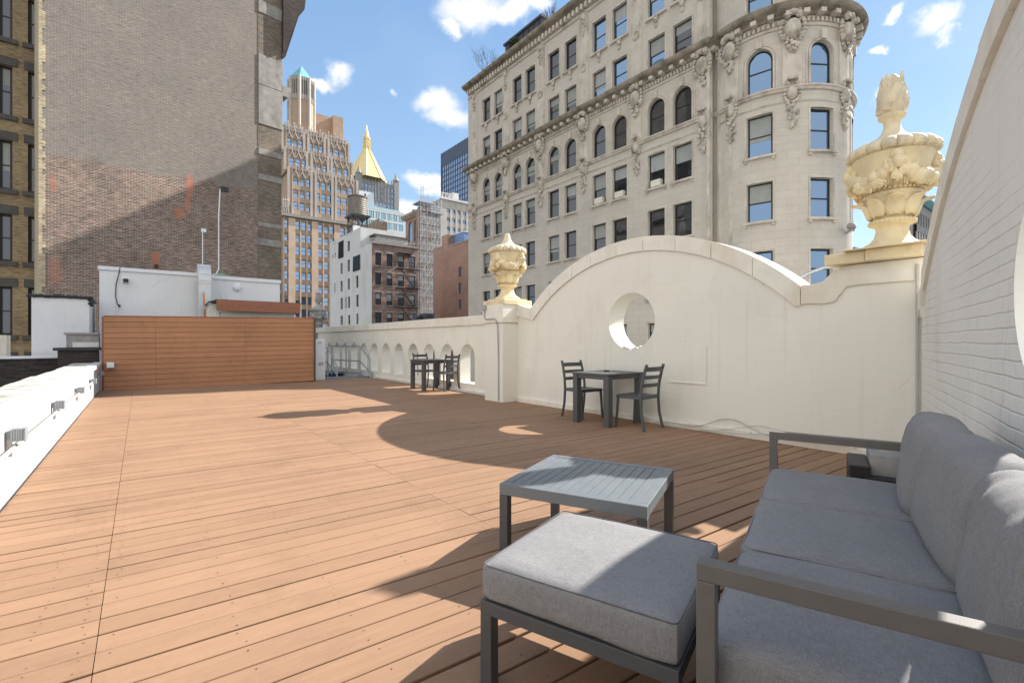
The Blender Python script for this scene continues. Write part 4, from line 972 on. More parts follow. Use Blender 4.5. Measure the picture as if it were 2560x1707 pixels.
# carved ornaments: each a part of its own
sd_ = 0
for c in pil:
    sd_ += 1; f = MB(); cartouche(f, PF, c, 18.55, 1.15, seed=sd_); f.build('cartouche', M['orn'], be, smooth=True)
    f = MB(); pendant(f, PF, c, 15.1, 1.2, seed=sd_+30); f.build('fruit_pendant', M['orn'], be, smooth=True)
    f = MB(); pendant(f, PF, c, 26.5, .95, seed=sd_+60); f.build('upper_pendant', M['orn'], be, smooth=True)
    f = MB()
    for rr_ in (.30, .20):
        f.tube([PF(c+rr_*math.cos(R(a)), 22.0+rr_*math.sin(R(a)), .09) for a in range(0, 361, 30)], .035, 6)
    f.build('rosette', M['orn'], be, smooth=True)
for dg in (-10.5, 35, 80):
    sd_ += 1; f = MB(); cartouche(f, PT, th_s(dg), 18.55, 1.15, seed=sd_); f.build('cartouche', M['orn'], be, smooth=True)
    f = MB(); pendant(f, PT, th_s(dg), 15.1, 1.2, seed=sd_+30); f.build('fruit_pendant', M['orn'], be, smooth=True)
    f = MB(); f.pbox(PT, th_s(dg)-.45, th_s(dg)+.45, 14.75, 17.9, 0, .07, ns=4); f.build('turret_pilaster', M['trim'], be)
for c in cols:
    f = MB(); ballP(f, PF, c, 22.25, .08, .16, 8, 6, .05, 1.3); ballP(f, PF, c-.12, 22.42, .1, .09); ballP(f, PF, c+.12, 22.42, .1, .09); ballP(f, PF, c, 21.9, .06, .1, asp=1.6); f.build('bracket', M['orn'], be, smooth=True)
rw_ = random.Random(21)
for P, cl, gl in ((PF, cols, M['glass']), (PT, tcols, M['glassblue'])):
    for c in cl:
        for (z0, z1, ar) in rows:
            if P is PT and c > 8.5 and z0 > 15: pass
            g_ = M['glassblue'] if (P is PF and z0 > 19 and c < 24 and rw_.random() < .6) else gl
            wdw = window(be, P, c-hwid+.012, c+hwid-.012, z0+.012, z1-.012, ar, inset=.2, glass=g_, rnd=rw_)
            if P is PF and z0 in (11.3, 7.75) and c in (18.79, 21.82, 23.72) and z0 == 11.3:
                f = MB(); f.pbox(P, c-.36, c+.36, z0+.05, z0+.48, -.2, .12); f.pbox(P, c-.30, c+.30, z0+.1, z0+.43, .12, .13); f.build('window_air_conditioner', M['coping'], be)
# small dark back of rooms so panes are not see-through is not needed: panes are opaque glass
# roof penthouse, chimney and plants
ph = gthing('roof_penthouse', 'dark slate penthouse on the roof edge of the beige building', 'penthouse', 28.0, 31.6, 27.2)
M['slate'] = mat('dark_slate', (.06,.065,.08), .7, var=.2, scale=1)
f = MB(); f.box(0,6,0,5.3,0,2.7); f.build('walls', M['slate'], ph); f = MB(); f.box(-.15,6.1,-.15,5.45,2.7,2.9); f.build('cornice', M['slate'], ph)
f = MB()
for i in range(7): f.box(-.06,0,.25+i*.75,.32+i*.75,.1,2.65)
f.build('ribs', M['rubber'], ph)
cy = gthing('roof_chimney', 'small dark chimney at the far left end of the beige roof', 'chimney', 27.3, 40.4, 27.2)
f = MB(); f.box(0,.8,0,.8,0,1.0); f.build('stack', M['slate'], cy); f = MB(); f.box(-.08,.88,-.08,.88,1.0,1.1); f.build('cap', M['corn'], cy)
M['bark'] = mat('bark', (.10,.08,.06), .9); M['leafd'] = mat('dark_leaf', (.05,.08,.03), .8, var=.4, scale=8)
def shrub(n, u, z, h, label, leafy, seed, spread=1.0):
    rr = random.Random(seed); r_ = gthing('roof_shrub', label, 'shrub', n, u, z)
    f = MB(); tips = []
    def br(p, d, l, r, lv):
        q = p+d*l; f.tube([p, (p+q)/2+Vector((rr.uniform(-.02,.02),rr.uniform(-.02,.02),0)), q], r, 5, r2=r*.6)
        tips.append(q)
        if lv <= 0: return
        for _ in range(3 if lv > 1 else 2):
            dd = (d+Vector((rr.uniform(-.6,.6)*spread, rr.uniform(-.6,.6)*spread, rr.uniform(-.05,.5)))).normalized(); br(q, dd, l*rr.uniform(.6,.9), r*.62, lv-1)
    for _ in range(4): br(Vector((rr.uniform(-.4,.4)*spread, rr.uniform(-1,1)*spread, 0)), Vector((rr.uniform(-.3,.3), rr.uniform(-.4,.4), 1)).normalized(), h*.33, .035, 4)
    f.build('branches', M['bark'], r_)
    if leafy:
        g_ = MB()
        for t in tips:
            for _ in range(10):
                c_ = t+Vector((rr.gauss(0,.10),rr.gauss(0,.10),rr.gauss(0,.10))); a = Vector((rr.uniform(-1,1),rr.uniform(-1,1),rr.uniform(-1,1))).normalized()*.07; b_ = a.cross(Vector((rr.uniform(-1,1),rr.uniform(-1,1),rr.uniform(-1,1)))).normalized()*.04
                g_.quad(tuple(c_-a), tuple(c_+b_), tuple(c_+a), tuple(c_-b_))
        g_.build('foliage', M['leafd'], r_)
shrub(27.6, 38.6, 27.3, 2.9, 'bare twiggy shrub near the left end of the beige roof', False, 3, 1.2)
shrub(27.2, 34.3, 27.3, 1.3, 'small leafy shrub beside the dark penthouse on the beige roof', True, 6, .5)
shrub(27.7, 29.6, 27.3, 2.4, 'bare twiggy shrub right of the dark penthouse on the beige roof', False, 9, .6)
sl_ = gthing('street_floodlight', 'small grey floodlight fixed to the sunny edge of the round turret', 'floodlight', 30.0, 8.98, 7.3)
f = MB(); f.ball((-.35,-.18,.0), (.28,.2,.2), seg=10, rings=8); f.build('head', M['greystone'], sl_, smooth=True); f = MB(); f.tube([(0,.2,-.3),(-.1,-.05,-.15),(-.3,-.15,0)], .05, 6); f.build('arm', M['gal'], sl_)
# ---------------------------------------------------------------- big brick building at the left
def overlay_brick(N, L, tc, o):
    sp = N.new('ShaderNodeSeparateXYZ'); L.new(tc.outputs['UV'], sp.inputs[0])
    n = N.new('ShaderNodeTexNoise'); n.inputs['Scale'].default_value = 1.1; n.inputs['Detail'].default_value = 8; L.new(tc.outputs['UV'], n.inputs['Vector'])
    a = N.new('ShaderNodeMath'); a.operation = 'MULTIPLY_ADD'; a.inputs[1].default_value = 1.1; L.new(n.outputs['Fac'], a.inputs[0]); L.new(sp.outputs[1], a.inputs[2])
    b = N.new('ShaderNodeMath'); b.operation = 'MULTIPLY_ADD'; b.inputs[1].default_value = -.02; L.new(sp.outputs[0], b.inputs[0]); L.new(a.outputs[0], b.inputs[2])
    mr = N.new('ShaderNodeMapRange'); mr.inputs[1].default_value = 9.75; mr.inputs[2].default_value = 9.95; L.new(b.outputs[0], mr.inputs[0])
    n2 = N.new('ShaderNodeTexNoise'); n2.inputs['Scale'].default_value = 9; n2.inputs['Detail'].default_value = 6; n2.inputs['Roughness'].default_value = .8; mp = N.new('ShaderNodeMapping'); mp.inputs['Scale'].default_value = (.5, 1.6, 1); L.new(tc.outputs['UV'], mp.inputs[0]); L.new(mp.outputs[0], n2.inputs['Vector'])
    r = N.new('ShaderNodeValToRGB'); r.color_ramp.elements[0].position = .42; r.color_ramp.elements[0].color = (0,0,0,1); r.color_ramp.elements[1].position = .58; L.new(n2.outputs['Fac'], r.inputs[0])
    k = N.new('ShaderNodeMapRange'); k.inputs[3].default_value = .25; k.inputs[4].default_value = .9; L.new(r.outputs[0], k.inputs[0])
    f_ = N.new('ShaderNodeMath'); f_.operation = 'MULTIPLY'; L.new(mr.outputs[0], f_.inputs[0]); L.new(k.outputs[0], f_.inputs[1])
    # scaled mixture with grey wash multiplied by the bricks
    gy = N.new('ShaderNodeMixRGB'); L.new(o, gy.inputs[1]); gy.inputs[2].default_value = (.25,.24,.215,1); L.new(f_.outputs[0], gy.inputs[0])
    # orange-red repaired patch
    out = gy.outputs[0]
    for (cx_, cz_, rx, rz, amt) in ((5.45,9.1,.16,.6,.8),(5.35,8.2,.12,.5,.8),(5.0,7.6,.25,.3,.7),(.45,8.0,.15,.4,.4),(.5,4.2,.25,.7,.4)):
        v = N.new('ShaderNodeVectorMath'); v.operation = 'SUBTRACT'; L.new(tc.outputs['UV'], v.inputs[0]); v.inputs[1].default_value = (cx_, cz_, 0)
        v2 = N.new('ShaderNodeVectorMath'); v2.operation = 'MULTIPLY'; v2.inputs[1].default_value = (1/rx, 1/rz, 0); L.new(v.outputs[0], v2.inputs[0])
        l = N.new('ShaderNodeVectorMath'); l.operation = 'LENGTH'; L.new(v2.outputs[0], l.inputs[0])
        a_ = N.new('ShaderNodeMath'); a_.operation = 'MULTIPLY_ADD'; a_.inputs[1].default_value = 2.2; L.new(n2.outputs['Fac'], a_.inputs[0]); L.new(l.outputs['Value'], a_.inputs[2])
        m_ = N.new('ShaderNodeMapRange'); m_.inputs[1].default_value = 2.3; m_.inputs[2].default_value = 1.6; m_.inputs[4].default_value = amt; L.new(a_.outputs[0], m_.inputs[0])
        mx = N.new('ShaderNodeMixRGB'); L.new(out, mx.inputs[1]); mx.inputs[2].default_value = (.52,.20,.12,1); L.new(m_.outputs[0], mx.inputs[0]); out = mx.outputs[0]
    return out
M['bigbrick'] = brickmat('old_party_wall_brick', (.26,.165,.125), (.15,.112,.092), (.38,.33,.28), bump=.5, var=.30, vs=.35, overlay=overlay_brick, noise_amt=.62)
M['pier'] = brickmat('tan_grey_pier_brick', (.25,.205,.155), (.19,.16,.125), (.17,.145,.12), bump=.4, var=.35, vs=.8)
M['pierstone'] = mat('grey_quoin_stone', (.32,.30,.27), .85, var=.2, scale=3, bump=.3, dirt=(.18,.17,.15), dscale=2)
M['yellowbrick'] = brickmat('yellow_quoin_brick', (.56,.47,.30), (.46,.38,.25), (.3,.26,.2), bump=.4)
BAZ = 44.0
bbd = Vector((math.sin(R(BAZ)), math.cos(R(BAZ)), 0)); bright = Vector((-13.25, 27.35, 0))
BLEN = 9.9
bl_ = bright-bbd*BLEN
bb = thing('brick_party_wall_building', 'tall old brick building with blank grey washed side wall at the left', 'building', bl_, math.atan2(bbd.y, bbd.x))
f = MB(); f.box(.12, BLEN-1.25, 0, 12, -18, 34); f.build('party_wall', M['bigbrick'], bb)
f = MB(); f.box(BLEN-1.245, BLEN, -.02, 12, -18, 34); f.build('corner_pier', M['pier'], bb)
f = MB()
for (z0, z1) in ((13.3,15.5),(15.5,17.2),(11.6,11.95),(10.2,10.55),(7.6,7.85),(6.55,6.95),(3.9,4.15),(19.5,20.2),(22,22.5)):
    f = MB(); f.box(BLEN-1.24, BLEN+.06, -.06, .5, z0+.01, z1-.01); f.build('pier_stone', M['pierstone'], bb, bevel=.02)
f = MB(); rr = random.Random(3); z = -2.0
while z < 33: w_ = rr.choice((.0,.10)); f.box(0,.12+w_,-.03,8,z,z+.24); z += .24
f.build('yellow_quoins', M['yellowbrick'], bb)
f = MB()
for i in range(26):
    z = 12+i*.0
PCn = lambda s, z, d: (BLEN+d, s, z)
f = MB(); sweep(f, PCn, [(0,17.7),(.10,17.9),(.40,18.9),(.85,20.3),(1.2,20.7),(1.3,21.6),(0,22.0)], -.3, 11)
for i in range(14): f.face([(BLEN,-.1+i*.8,17.4),(BLEN+.2,-.1+i*.8,17.6),(BLEN+.95,-.1+i*.8,20.3),(BLEN,-.1+i*.8,20.3)]); f.face([(BLEN,.15+i*.8,17.4),(BLEN+.2,.15+i*.8,17.6),(BLEN+.95,.15+i*.8,20.3),(BLEN,.15+i*.8,20.3)]); f.quad((BLEN+.2,-.1+i*.8,17.6),(BLEN+.2,.15+i*.8,17.6),(BLEN+.95,.15+i*.8,20.3),(BLEN+.95,-.1+i*.8,20.3)); f.quad((BLEN,-.1+i*.8,17.4),(BLEN,.15+i*.8,17.4),(BLEN+.2,.15+i*.8,17.6),(BLEN+.2,-.1+i*.8,17.6))
f.build('street_cornice', M['darkbrick'], bb)
f = MB(); sweep(f, PCn, [(0,15.3),(.35,15.3),(.5,15.7),(.55,15.9),(0,15.9)], -.06, 11); f.build('pier_capital', M['pierstone'], bb)
# tan windowed building at far left
M['tan'] = brickmat('tan_olive_brick', (.40,.30,.17), (.33,.245,.14), (.26,.21,.15), bump=.4, var=.3, vs=.5)
M['lintel'] = mat('dark_lintel', (.10,.095,.09), .85, var=.2)
tb = gthing('tan_brick_building', 'olive tan brick building with tall dark sash windows at the far left edge', 'building')
UT = 36.5; PA = lambda u0: (lambda s, z, d: (s, u0-d, z))
nl, nr = nA(-140, UT), nA(112, UT)
PTB = PA(UT)
opsL = []
rowsT = [ (zA(50, y1, UT), zA(50, y0, UT)) for (y0, y1) in ((-190,-92),(-10,105),(172,295),(356,477),(538,655),(718,838),(900,1020)) ]
colT = [(nA(-75, UT), nA(-40, UT)), (nA(-4, UT), nA(31, UT)), (nA(70, UT), nA(99, UT))]
for (z0, z1) in rowsT:
    for (a, b) in colT: opsL.append((a, b, z0, z1, False))
f = MB(); facade(f, PTB, nl, nr, -18, 32, opsL, .35); f.box(nl+.1, nr+.0, UT+.5, UT+6, -18, 32); f.build('wall', M['tan'], tb)
f = MB()
for (a, b, z0, z1, _) in opsL:
    f = MB(); f.box(a-.15, b+.2, UT-.06, UT+.02, z1+.01, z1+.45); f.build('lintel', M['lintel'], tb)
    f = MB(); f.box(a-.2, b+.2, UT-.15, UT, z0-.25, z0-.01); f.build('sill', M['lintel'], tb)
for (a, b, z0, z1, _) in opsL: window(tb, PTB, a+.02, b-.02, z0+.02, z1-.02, False, inset=.22, rnd=rw_, fw=.10)
# ---------------------------------------------------------------- orange stepped tower
M['terra'] = brickmat('orange_buff_brick', (.48,.355,.26), (.41,.30,.215), (.36,.26,.17), bw=1.2, bh=.5, ms=.03, bump=.1, var=.12, vs=.1, noise_amt=.1)
M['pale'] = mat('pale_terracotta', (.47,.42,.37), .75, var=.1, scale=.5)
M['rib'] = mat('pale_rib', (.60,.45,.33), .75, var=.1, scale=.5)
M['paneT'] = glassmat('tower_glass', (.03,.07,.16), .5, rcol=(.45,.68,1))
ot = gthing('stepped_office_tower', 'tall orange buff stepped office tower with gothic crowns and octagonal lantern', 'building')
UO = 152.0
def tower_tier(u0, x0, x1, ztop, zbot, bays, rowh=3.75, crown=True, key=''):
    """bays: list of (pixel x start, pixel x end) each with three windows"""
    Pt = PA(u0); n0, n1 = nA(x0, UO), nA(x1, UO); ops_ = []
    z = ztop-2.5; first = True
    while z-2.2 > zbot:
        for (bx0, bx1) in bays:
            a, b = nA(bx0, UO), nA(bx1, UO); w3 = (b-a)/3
            for i in range(3): ops_.append((a+w3*i+w3*.14, a+w3*(i+1)-w3*.14, z-2.35, z, first and crown))
        first = False; z -= rowh
    f = MB(); facade(f, Pt, n0, n1, zbot, ztop, ops_, .35); f.box(n0+.01, n1-.01, u0+.5, u0+22, zbot, ztop-.02); f.quad((n0,u0,zbot),(n0,u0+22,zbot),(n0,u0+22,ztop),(n0,u0,ztop)); f.build('tier', M['terra'], ot)
    g_ = MB()
    for (bx0, bx1) in bays:
        a, b = nA(bx0, UO), nA(bx1, UO); w3 = (b-a)/3
        for i in range(4): g_.box(a+w3*i-.12, a+w3*i+.12, u0-.3, u0, ztop-2.4 if 0 < i < 3 else zbot, ztop+(.9 if crown else 0)); 
        for e in (a-1.1, b+1.1): g_.box(e-.35, e+.35, u0-.4, u0, zbot, ztop+.2)
        if crown:
            for i in range(3):
                c_ = a+w3*(i+.5)
                for sg_ in (-1, 1):
                    g_.quad((c_+sg_*w3*.45,u0-.32,ztop-2.7),(c_+sg_*w3*.45,u0-.32,ztop-2.1),(c_,u0-.4,ztop-.5),(c_,u0-.4,ztop-1.2))
                g_.box(c_-.14,c_+.14,u0-.45,u0-.1,ztop-1.2,ztop+.8); g_.ball((c_,u0-.3,ztop+1.0), (.25,.25,.5), seg=6, rings=4)
            g_.box(a-.2, b+.2, u0-.25, u0-.02, ztop-.35, ztop+.1)
    g_.build('pale_crown_and_ribs', M['pale'], ot)
    return [(Pt, o) for o in ops_]
wl = []
zt_ = lambda x, y: zA(x, y, UO)
B1, B2, B3, B0 = (734, 783), (789.5, 831), (840, 884), (708, 723)
bays = [(736, 782), (792, 836), (842, 886)]
wl += tower_tier(UO+6, 718, 880, zt_(718, 293), zt_(728, 330), [(724,770),(777,821),(828,874)])
wl += tower_tier(UO+4.5, 719, 884, zt_(719, 307), zt_(722, 365), [(724,771),(779,823),(831,875)])
wl += tower_tier(UO+3, 722, 889, zt_(722, 362), zt_(728, 420), [(728,776),(783,827),(836,880)])
wl += tower_tier(UO+1.5, 727, 895, zt_(728, 415), zt_(728, 545), [(734,783),(791,834),(843,888)])
# wide lower part
Pt = PA(UO); n0, n1 = nA(640, UO), nA(930, UO); zl = zt_(728, 543); ops_ = []
z = zl-1.0
while z > -6:
    for (bx0, bx1, k_) in ((648,668,1),(680,700,1),(709,724,1),(735,783,3),(793,838,3),(848,893,3)):
        a, b = nA(bx0, UO), nA(bx1, UO); w3 = (b-a)/k_
        for i in range(k_): ops_.append((a+w3*i+w3*.14, a+w3*(i+1)-w3*.14, z-2.35, z, False))
    z -= 3.75
f = MB(); facade(f, Pt, n0, n1, -18, zl, ops_, .35); f.box(n0+.01, n1-.01, UO+.5, UO+30, -18, zl-.02); f.build('base_block', M['terra'], ot)
wl += [(Pt, o) for o in ops_]
f = MB()
for x in (729, 786.5, 842, 898): c_ = nA(x, UO); f.box(c_-.95, c_+.95, UO-.5, UO, -18, zl-.3)
for (bx0, bx1, k_) in ((709,724,1),(735,783,3),(793,838,3),(848,893,3)):
    a, b = nA(bx0, UO), nA(bx1, UO)
    for i in range(k_+1): c_ = a+(b-a)*i/k_; f.box(c_-.2, c_+.2, UO-.25, UO, -18, zl-.3)
f.build('piers', M['rib'], ot)
f = MB(); f.box(n0-.3, n1, UO-1.0, UO+2, zl, zl+.9); f.build('ledge', M['greystone'], ot)
# left projecting sliver with its own crown
wl += tower_tier(UO+.8, 700, 727, zt_(715, 508), zl+.9, [(706,723)])
wl.sort(key=lambda q: abs(q[1][0]-nA(800, UO))+abs(q[1][2]-45)*1.0)
big, rest = wl[:100], wl[100:]
gl2 = [M['paneT'], M['sash'], M['blind']]
def simple_pane(f, P, o, rr):
    a, b, c, d = o[:4]
    f.quad(P(a,c,-.33), P(b,c,-.33), P(b,d,-.33), P(a,d,-.33), 0); f.pbox(P, a, b, (c+d)/2-.06, (c+d)/2+.06, -.33, -.28, 1); f.pbox(P, a, a+.1, c, d, -.33, -.28, 1); f.pbox(P, b-.1, b, c, d, -.33, -.28, 1)
    if rr.random() < .35: f.pbox(P, a+.12, b-.12, c+(d-c)*rr.choice((.5,.65,.8)), d-.02, -.325, -.30, 2)
rr = random.Random(5)
for (P, o) in big:
    f = MB(); simple_pane(f, P, o, rr); f.build('window', gl2, ot)
f = MB()
for (P, o) in rest: simple_pane(f, P, o, rr)
o_ = f.build('window_rows', gl2, ot); o_['kind'] = 'stuff'
# octagonal lantern
cxn = nA(753.5, UO+12); f = MB()
zb0, zb1, zb2, zb3 = zA(753, 330, UO+12), zA(753, 255, UO+12), zA(753, 207, UO+12), zA(753, 166, UO+12)
rad = 3.9
oct_ = [(math.cos(R(22.5+45*i)), math.sin(R(22.5+45*i))) for i in range(8)]
def octprism(f, r0, r1, z0, z1, c):
    for i in range(8):
        a, b = oct_[i], oct_[(i+1) % 8]; f.quad((c[0]+a[0]*r0,c[1]+a[1]*r0,z0),(c[0]+b[0]*r0,c[1]+b[1]*r0,z0),(c[0]+b[0]*r1,c[1]+b[1]*r1,z1),(c[0]+a[0]*r1,c[1]+a[1]*r1,z1))
lc = (cxn, UO+12); octprism(f, rad, rad, zb0-4, zb1, lc); f.build('lantern_base', M['terra'], ot)
f = MB(); octprism(f, rad, rad, zb1, zb2, lc)
for i in range(8):
    a, b = oct_[i], oct_[(i+1) % 8]; f.tube([(lc[0]+a[0]*rad,lc[1]+a[1]*rad,zb0-4),(lc[0]+a[0]*rad,lc[1]+a[1]*rad,zb2+.4)], .45, 6)
    for k_ in (.2,.4,.6,.8): x_ = a[0]+(b[0]-a[0])*k_; y_ = a[1]+(b[1]-a[1])*k_; f.tube([(lc[0]+x_*rad*1.01,lc[1]+y_*rad*1.01,zb1-.8),(lc[0]+x_*rad*1.01,lc[1]+y_*rad*1.01,zb2+.2)], .22, 5)
f.build('lantern_shaft', M['pale'], ot)
f = MB()
for i in range(8):
    a, b = oct_[i], oct_[(i+1) % 8]
    for k_ in (.3,.5,.7): x_ = a[0]+(b[0]-a[0])*k_; y_ = a[1]+(b[1]-a[1])*k_; f.box(lc[0]+x_*rad-.22, lc[0]+x_*rad+.22, lc[1]+y_*rad-.22, lc[1]+y_*rad+.22, zb1+1.0, zb2-.8)
f.build('lantern_slots', M['lintel'], ot)
f = MB(); octprism(f, rad*1.06, .06, zb2+.1, zb3, lc); f.build('lantern_roof', M['copper'], ot)
f = MB(); a = nA(782, UO+14); b = nA(833, UO+14); f.box(a, b, UO+14, UO+24, zt_(750,330), zA(782, 281, UO+14)); c_ = nA(858, UO+12); f.box(nA(833, UO+12), c_, UO+12, UO+20, zt_(750,330), zA(833, 288, UO+12)); f.build('roof_blocks', M['terra'], ot)
# ---------------------------------------------------------------- gold pyramid tower
M['limegrey'] = mat('blue_grey_limestone', (.30,.32,.34), .85, var=.1, scale=.1)
gt = gthing('gold_pyramid_tower', 'distant grey gothic tower topped by a golden pyramid roof', 'building')
UG = 400.0; gx, gt_ = gridpos(925, 0)[0], 0
gn = nA(930, UG)
zg = lambda y: zA(930, y, UG)
f = MB(); rb = 17.5; cG = (gn, UG+rb*.7)
for i in range(8):
    a, b = oct_[i], oct_[(i+1) % 8]; r0, r1 = rb, 2.6
    f.quad((cG[0]+a[0]*r0,cG[1]+a[1]*r0,zg(445)),(cG[0]+b[0]*r0,cG[1]+b[1]*r0,zg(445)),(cG[0]+b[0]*r1,cG[1]+b[1]*r1,zg(362)),(cG[0]+a[0]*r1,cG[1]+a[1]*r1,zg(362)))
    f.tube([(cG[0]+a[0]*r0,cG[1]+a[1]*r0,zg(445)),(cG[0]+a[0]*r1,cG[1]+a[1]*r1,zg(362))], .5, 5)
f.build('pyramid_roof', M['gold'], gt)
f = MB(); octprism(f, 2.4, 2.4, zg(362), zg(335), cG)
for i in range(8): a = oct_[i]; f.tube([(cG[0]+a[0]*3,cG[1]+a[1]*3,zg(363)),(cG[0]+a[0]*3,cG[1]+a[1]*3,zg(334)),(cG[0]+a[0]*2.6,cG[1]+a[1]*2.6,zg(328))], .5, 5, r2=.15)
f.lathe([(3.0,zg(337)),(1.5,zg(322)),(.5,zg(308)),(.15,zg(300))], 8, c=(cG[0],cG[1],0)); f.build('spire', M['gold'], gt)
f = MB(); PG = PA(UG); gl_, gr_ = nA(893, UG), nA(996, UG); og = []
for j in range(9):
    z = zg(462)-j*4.6*1.05
    for i in range(9): a = gl_+4+(gr_-gl_-7)*i/9; og.append((a, a+1.7, z-3, z, j == 0))
facade(f, PG, gl_, gr_, -18, zg(452), og, .5); f.box(gl_+.02, gr_-.02, UG+.7, UG+36, -18, zg(452)-.05)
f.quad((gl_,UG,-18),(gl_,UG+36,-18),(gl_,UG+36,zg(452)),(gl_,UG,zg(452))); f.build('shaft', M['limegrey'], gt)
f = MB()
for i in range(13):
    c_ = gl_+1+(gr_-gl_-2)*i/12; f.box(c_-.35,c_+.35,UG-.5,UG,zg(500),zg(446)); f.lathe([(.5,0),(.05,3)], 6, c=(c_,UG-.2,zg(446)))
for e in (gl_+1.5, gr_-2.2): f.box(e-2.2,e+2.2,UG-1.2,UG+3,zg(560),zg(440)); f.lathe([(3,0),(1.5,3),(.1,7)], 8, c=(e,UG+.5,zg(440)))
f.build('gothic_crown', M['greystone'], gt)
f = MB()
for o in og: f.quad(PG(o[0],o[2],-.45), PG(o[1],o[2],-.45), PG(o[1],o[3],-.45), PG(o[0],o[3],-.45))
f.build('window_rows', M['paneT'], gt)['kind'] = 'stuff'
# ---------------------------------------------------------------- teal glass building
M['tealglass'] = glassmat('teal_curtain_glass', (.08,.20,.24), .5, rcol=(.6,.9,1))
M['whiteframe'] = mat('white_frame', (.62,.66,.68), .6, var=.04)
tg = gthing('teal_glass_building', 'pale teal glass curtain wall block behind the rooftop water tank', 'building')
UQ = 230.0; a, b = nA(905, UQ), nA(1008, UQ); zq = zA(930, 522, UQ)
f = MB(); f.box(a, b, UQ, UQ+18, -18, zq); f.build('glass_walls', M['tealglass'], tg)
f = MB(); z = zq; 
while z > zA(930,700,UQ): f.box(a-.1,b+.1,UQ-.35,UQ,z-1.1,z); z -= 4.6
for i in range(8): c_ = a+(b-a)*i/7; f.box(c_-.35,c_+.35,UQ-.3,UQ,zA(930,700,UQ),zq-.01)
f.box(a-.2,b+.2,UQ-.4,UQ+18,zq,zq+.5); f.build('white_frames', M['whiteframe'], tg)
f = MB(); f.box(a+2,b-1,UQ+2,UQ+2.1,zq+.5,zq+2.0); f.build('glass_balustrade', M['tealglass'], tg)
f = MB()
for i in range(25): c_ = a+(b-a)*(i+.5)/25; f.box(c_-.06,c_+.06,UQ-.12,UQ,zA(930,700,UQ),zq-1.1)
f.build('mullions', M['sash'], tg)
# blank white block in front of gold tower
wk = gthing('blank_white_block', 'plain pale block between the water tank and the gothic tower', 'building')
UK = 250.0; f = MB(); f.box(nA(898,UK), nA(935,UK), UK, UK+8, 20, zA(910,478,UK)); f.box(nA(935,UK)-.1, nA(942,UK), UK+.2, UK+8, 20, zA(940,514,UK)); f.build('walls', M['whiteframe'], wk)
f = MB(); f.box(nA(911,UK), nA(915,UK), UK-.05, UK, zA(911,492,UK), zA(911,484,UK)); f.build('window', M['sash'], wk)
# ---------------------------------------------------------------- white and brick tenement
M['whitepaint'] = mat('white_stucco', (.66,.66,.64), .8, var=.05, scale=.6, bump=.2, dirt=(.52,.51,.48), dscale=.3)
M['redbrick'] = brickmat('red_brown_brick', (.42,.28,.225), (.31,.215,.18), (.16,.12,.10), bump=.3, var=.45, vs=.5)
n0w, u0w = gridpos(929.5, 78.0)
tn = gthing('white_and_brick_tenement', 'tenement with white stucco side and red brick front with fire escape', 'building')
uL = uB(825.5, n0w); nR = nA(1045, u0w)
PBw = lambda s, z, d: (n0w-d, s, z)
zW = lambda x, y: zB(x, y, n0w)
ops_ = []
def wop(xa, xb, ya, yb):
    xm = (xa+xb)/2; sa, sb = sorted((uB(xa, n0w), uB(xb, n0w))); ops_.append((sa, sb, zW(xm, yb), zW(xm, ya), False))
c2 = lambda x, y: (690+x/4.75, 500+y/4.75)
for (xa, xb, ya, yb) in ((765,790,750,880),(765,790,960,1088),(765,792,1165,1298),(765,792,1375,1485),(848,876,490,610),(848,876,710,850),(850,876,933,1065),(853,878,1148,1283),(855,880,1368,1480),(948,978,900,1043),(950,980,1125,1268),(953,978,1350,1475),(668,680,645,698),(698,710,630,685),(693,705,985,1100),(824,838,1155,1285)):
    x0_, y0_ = c2(xa, ya); x1_, y1_ = c2(xb, yb); wop(x0_, x1_, y0_, y1_)
uS = uB(901.5, n0w); zLow = 17.3; zHi = 20.9
# openings are kept in a wall of two heights
opsA = [o for o in ops_ if o[1] < uS]; opsB = [o for o in ops_ if o[0] >= uS]
f = MB(); facade(f, PBw, u0w, uS, -18, zLow, opsA, .3); facade(f, PBw, uS, uL, -18, zHi, opsB, .3); f.quad((n0w,uS,zLow),(n0w+8,uS,zLow),(n0w+8,uS,zHi),(n0w,uS,zHi))
f.box(n0w+.5, nR-.02, u0w+.5, uS, -18, zLow-.05); f.box(n0w+.5, nR-.02, uS+.05, uL, -18, zHi-.05); f.build('stucco_side', M['whitepaint'], tn)
for o in ops_:
    f = MB(); f.quad(PBw(o[0],o[2],-.2), PBw(o[1],o[2],-.2), PBw(o[1],o[3],-.2), PBw(o[0],o[3],-.2), 0); f.pbox(PBw, o[0], o[1], (o[2]+o[3])/2-.04, (o[2]+o[3])/2+.04, -.2, -.16, 1); f.build('side_window', [M['glass'], M['sash']], tn)
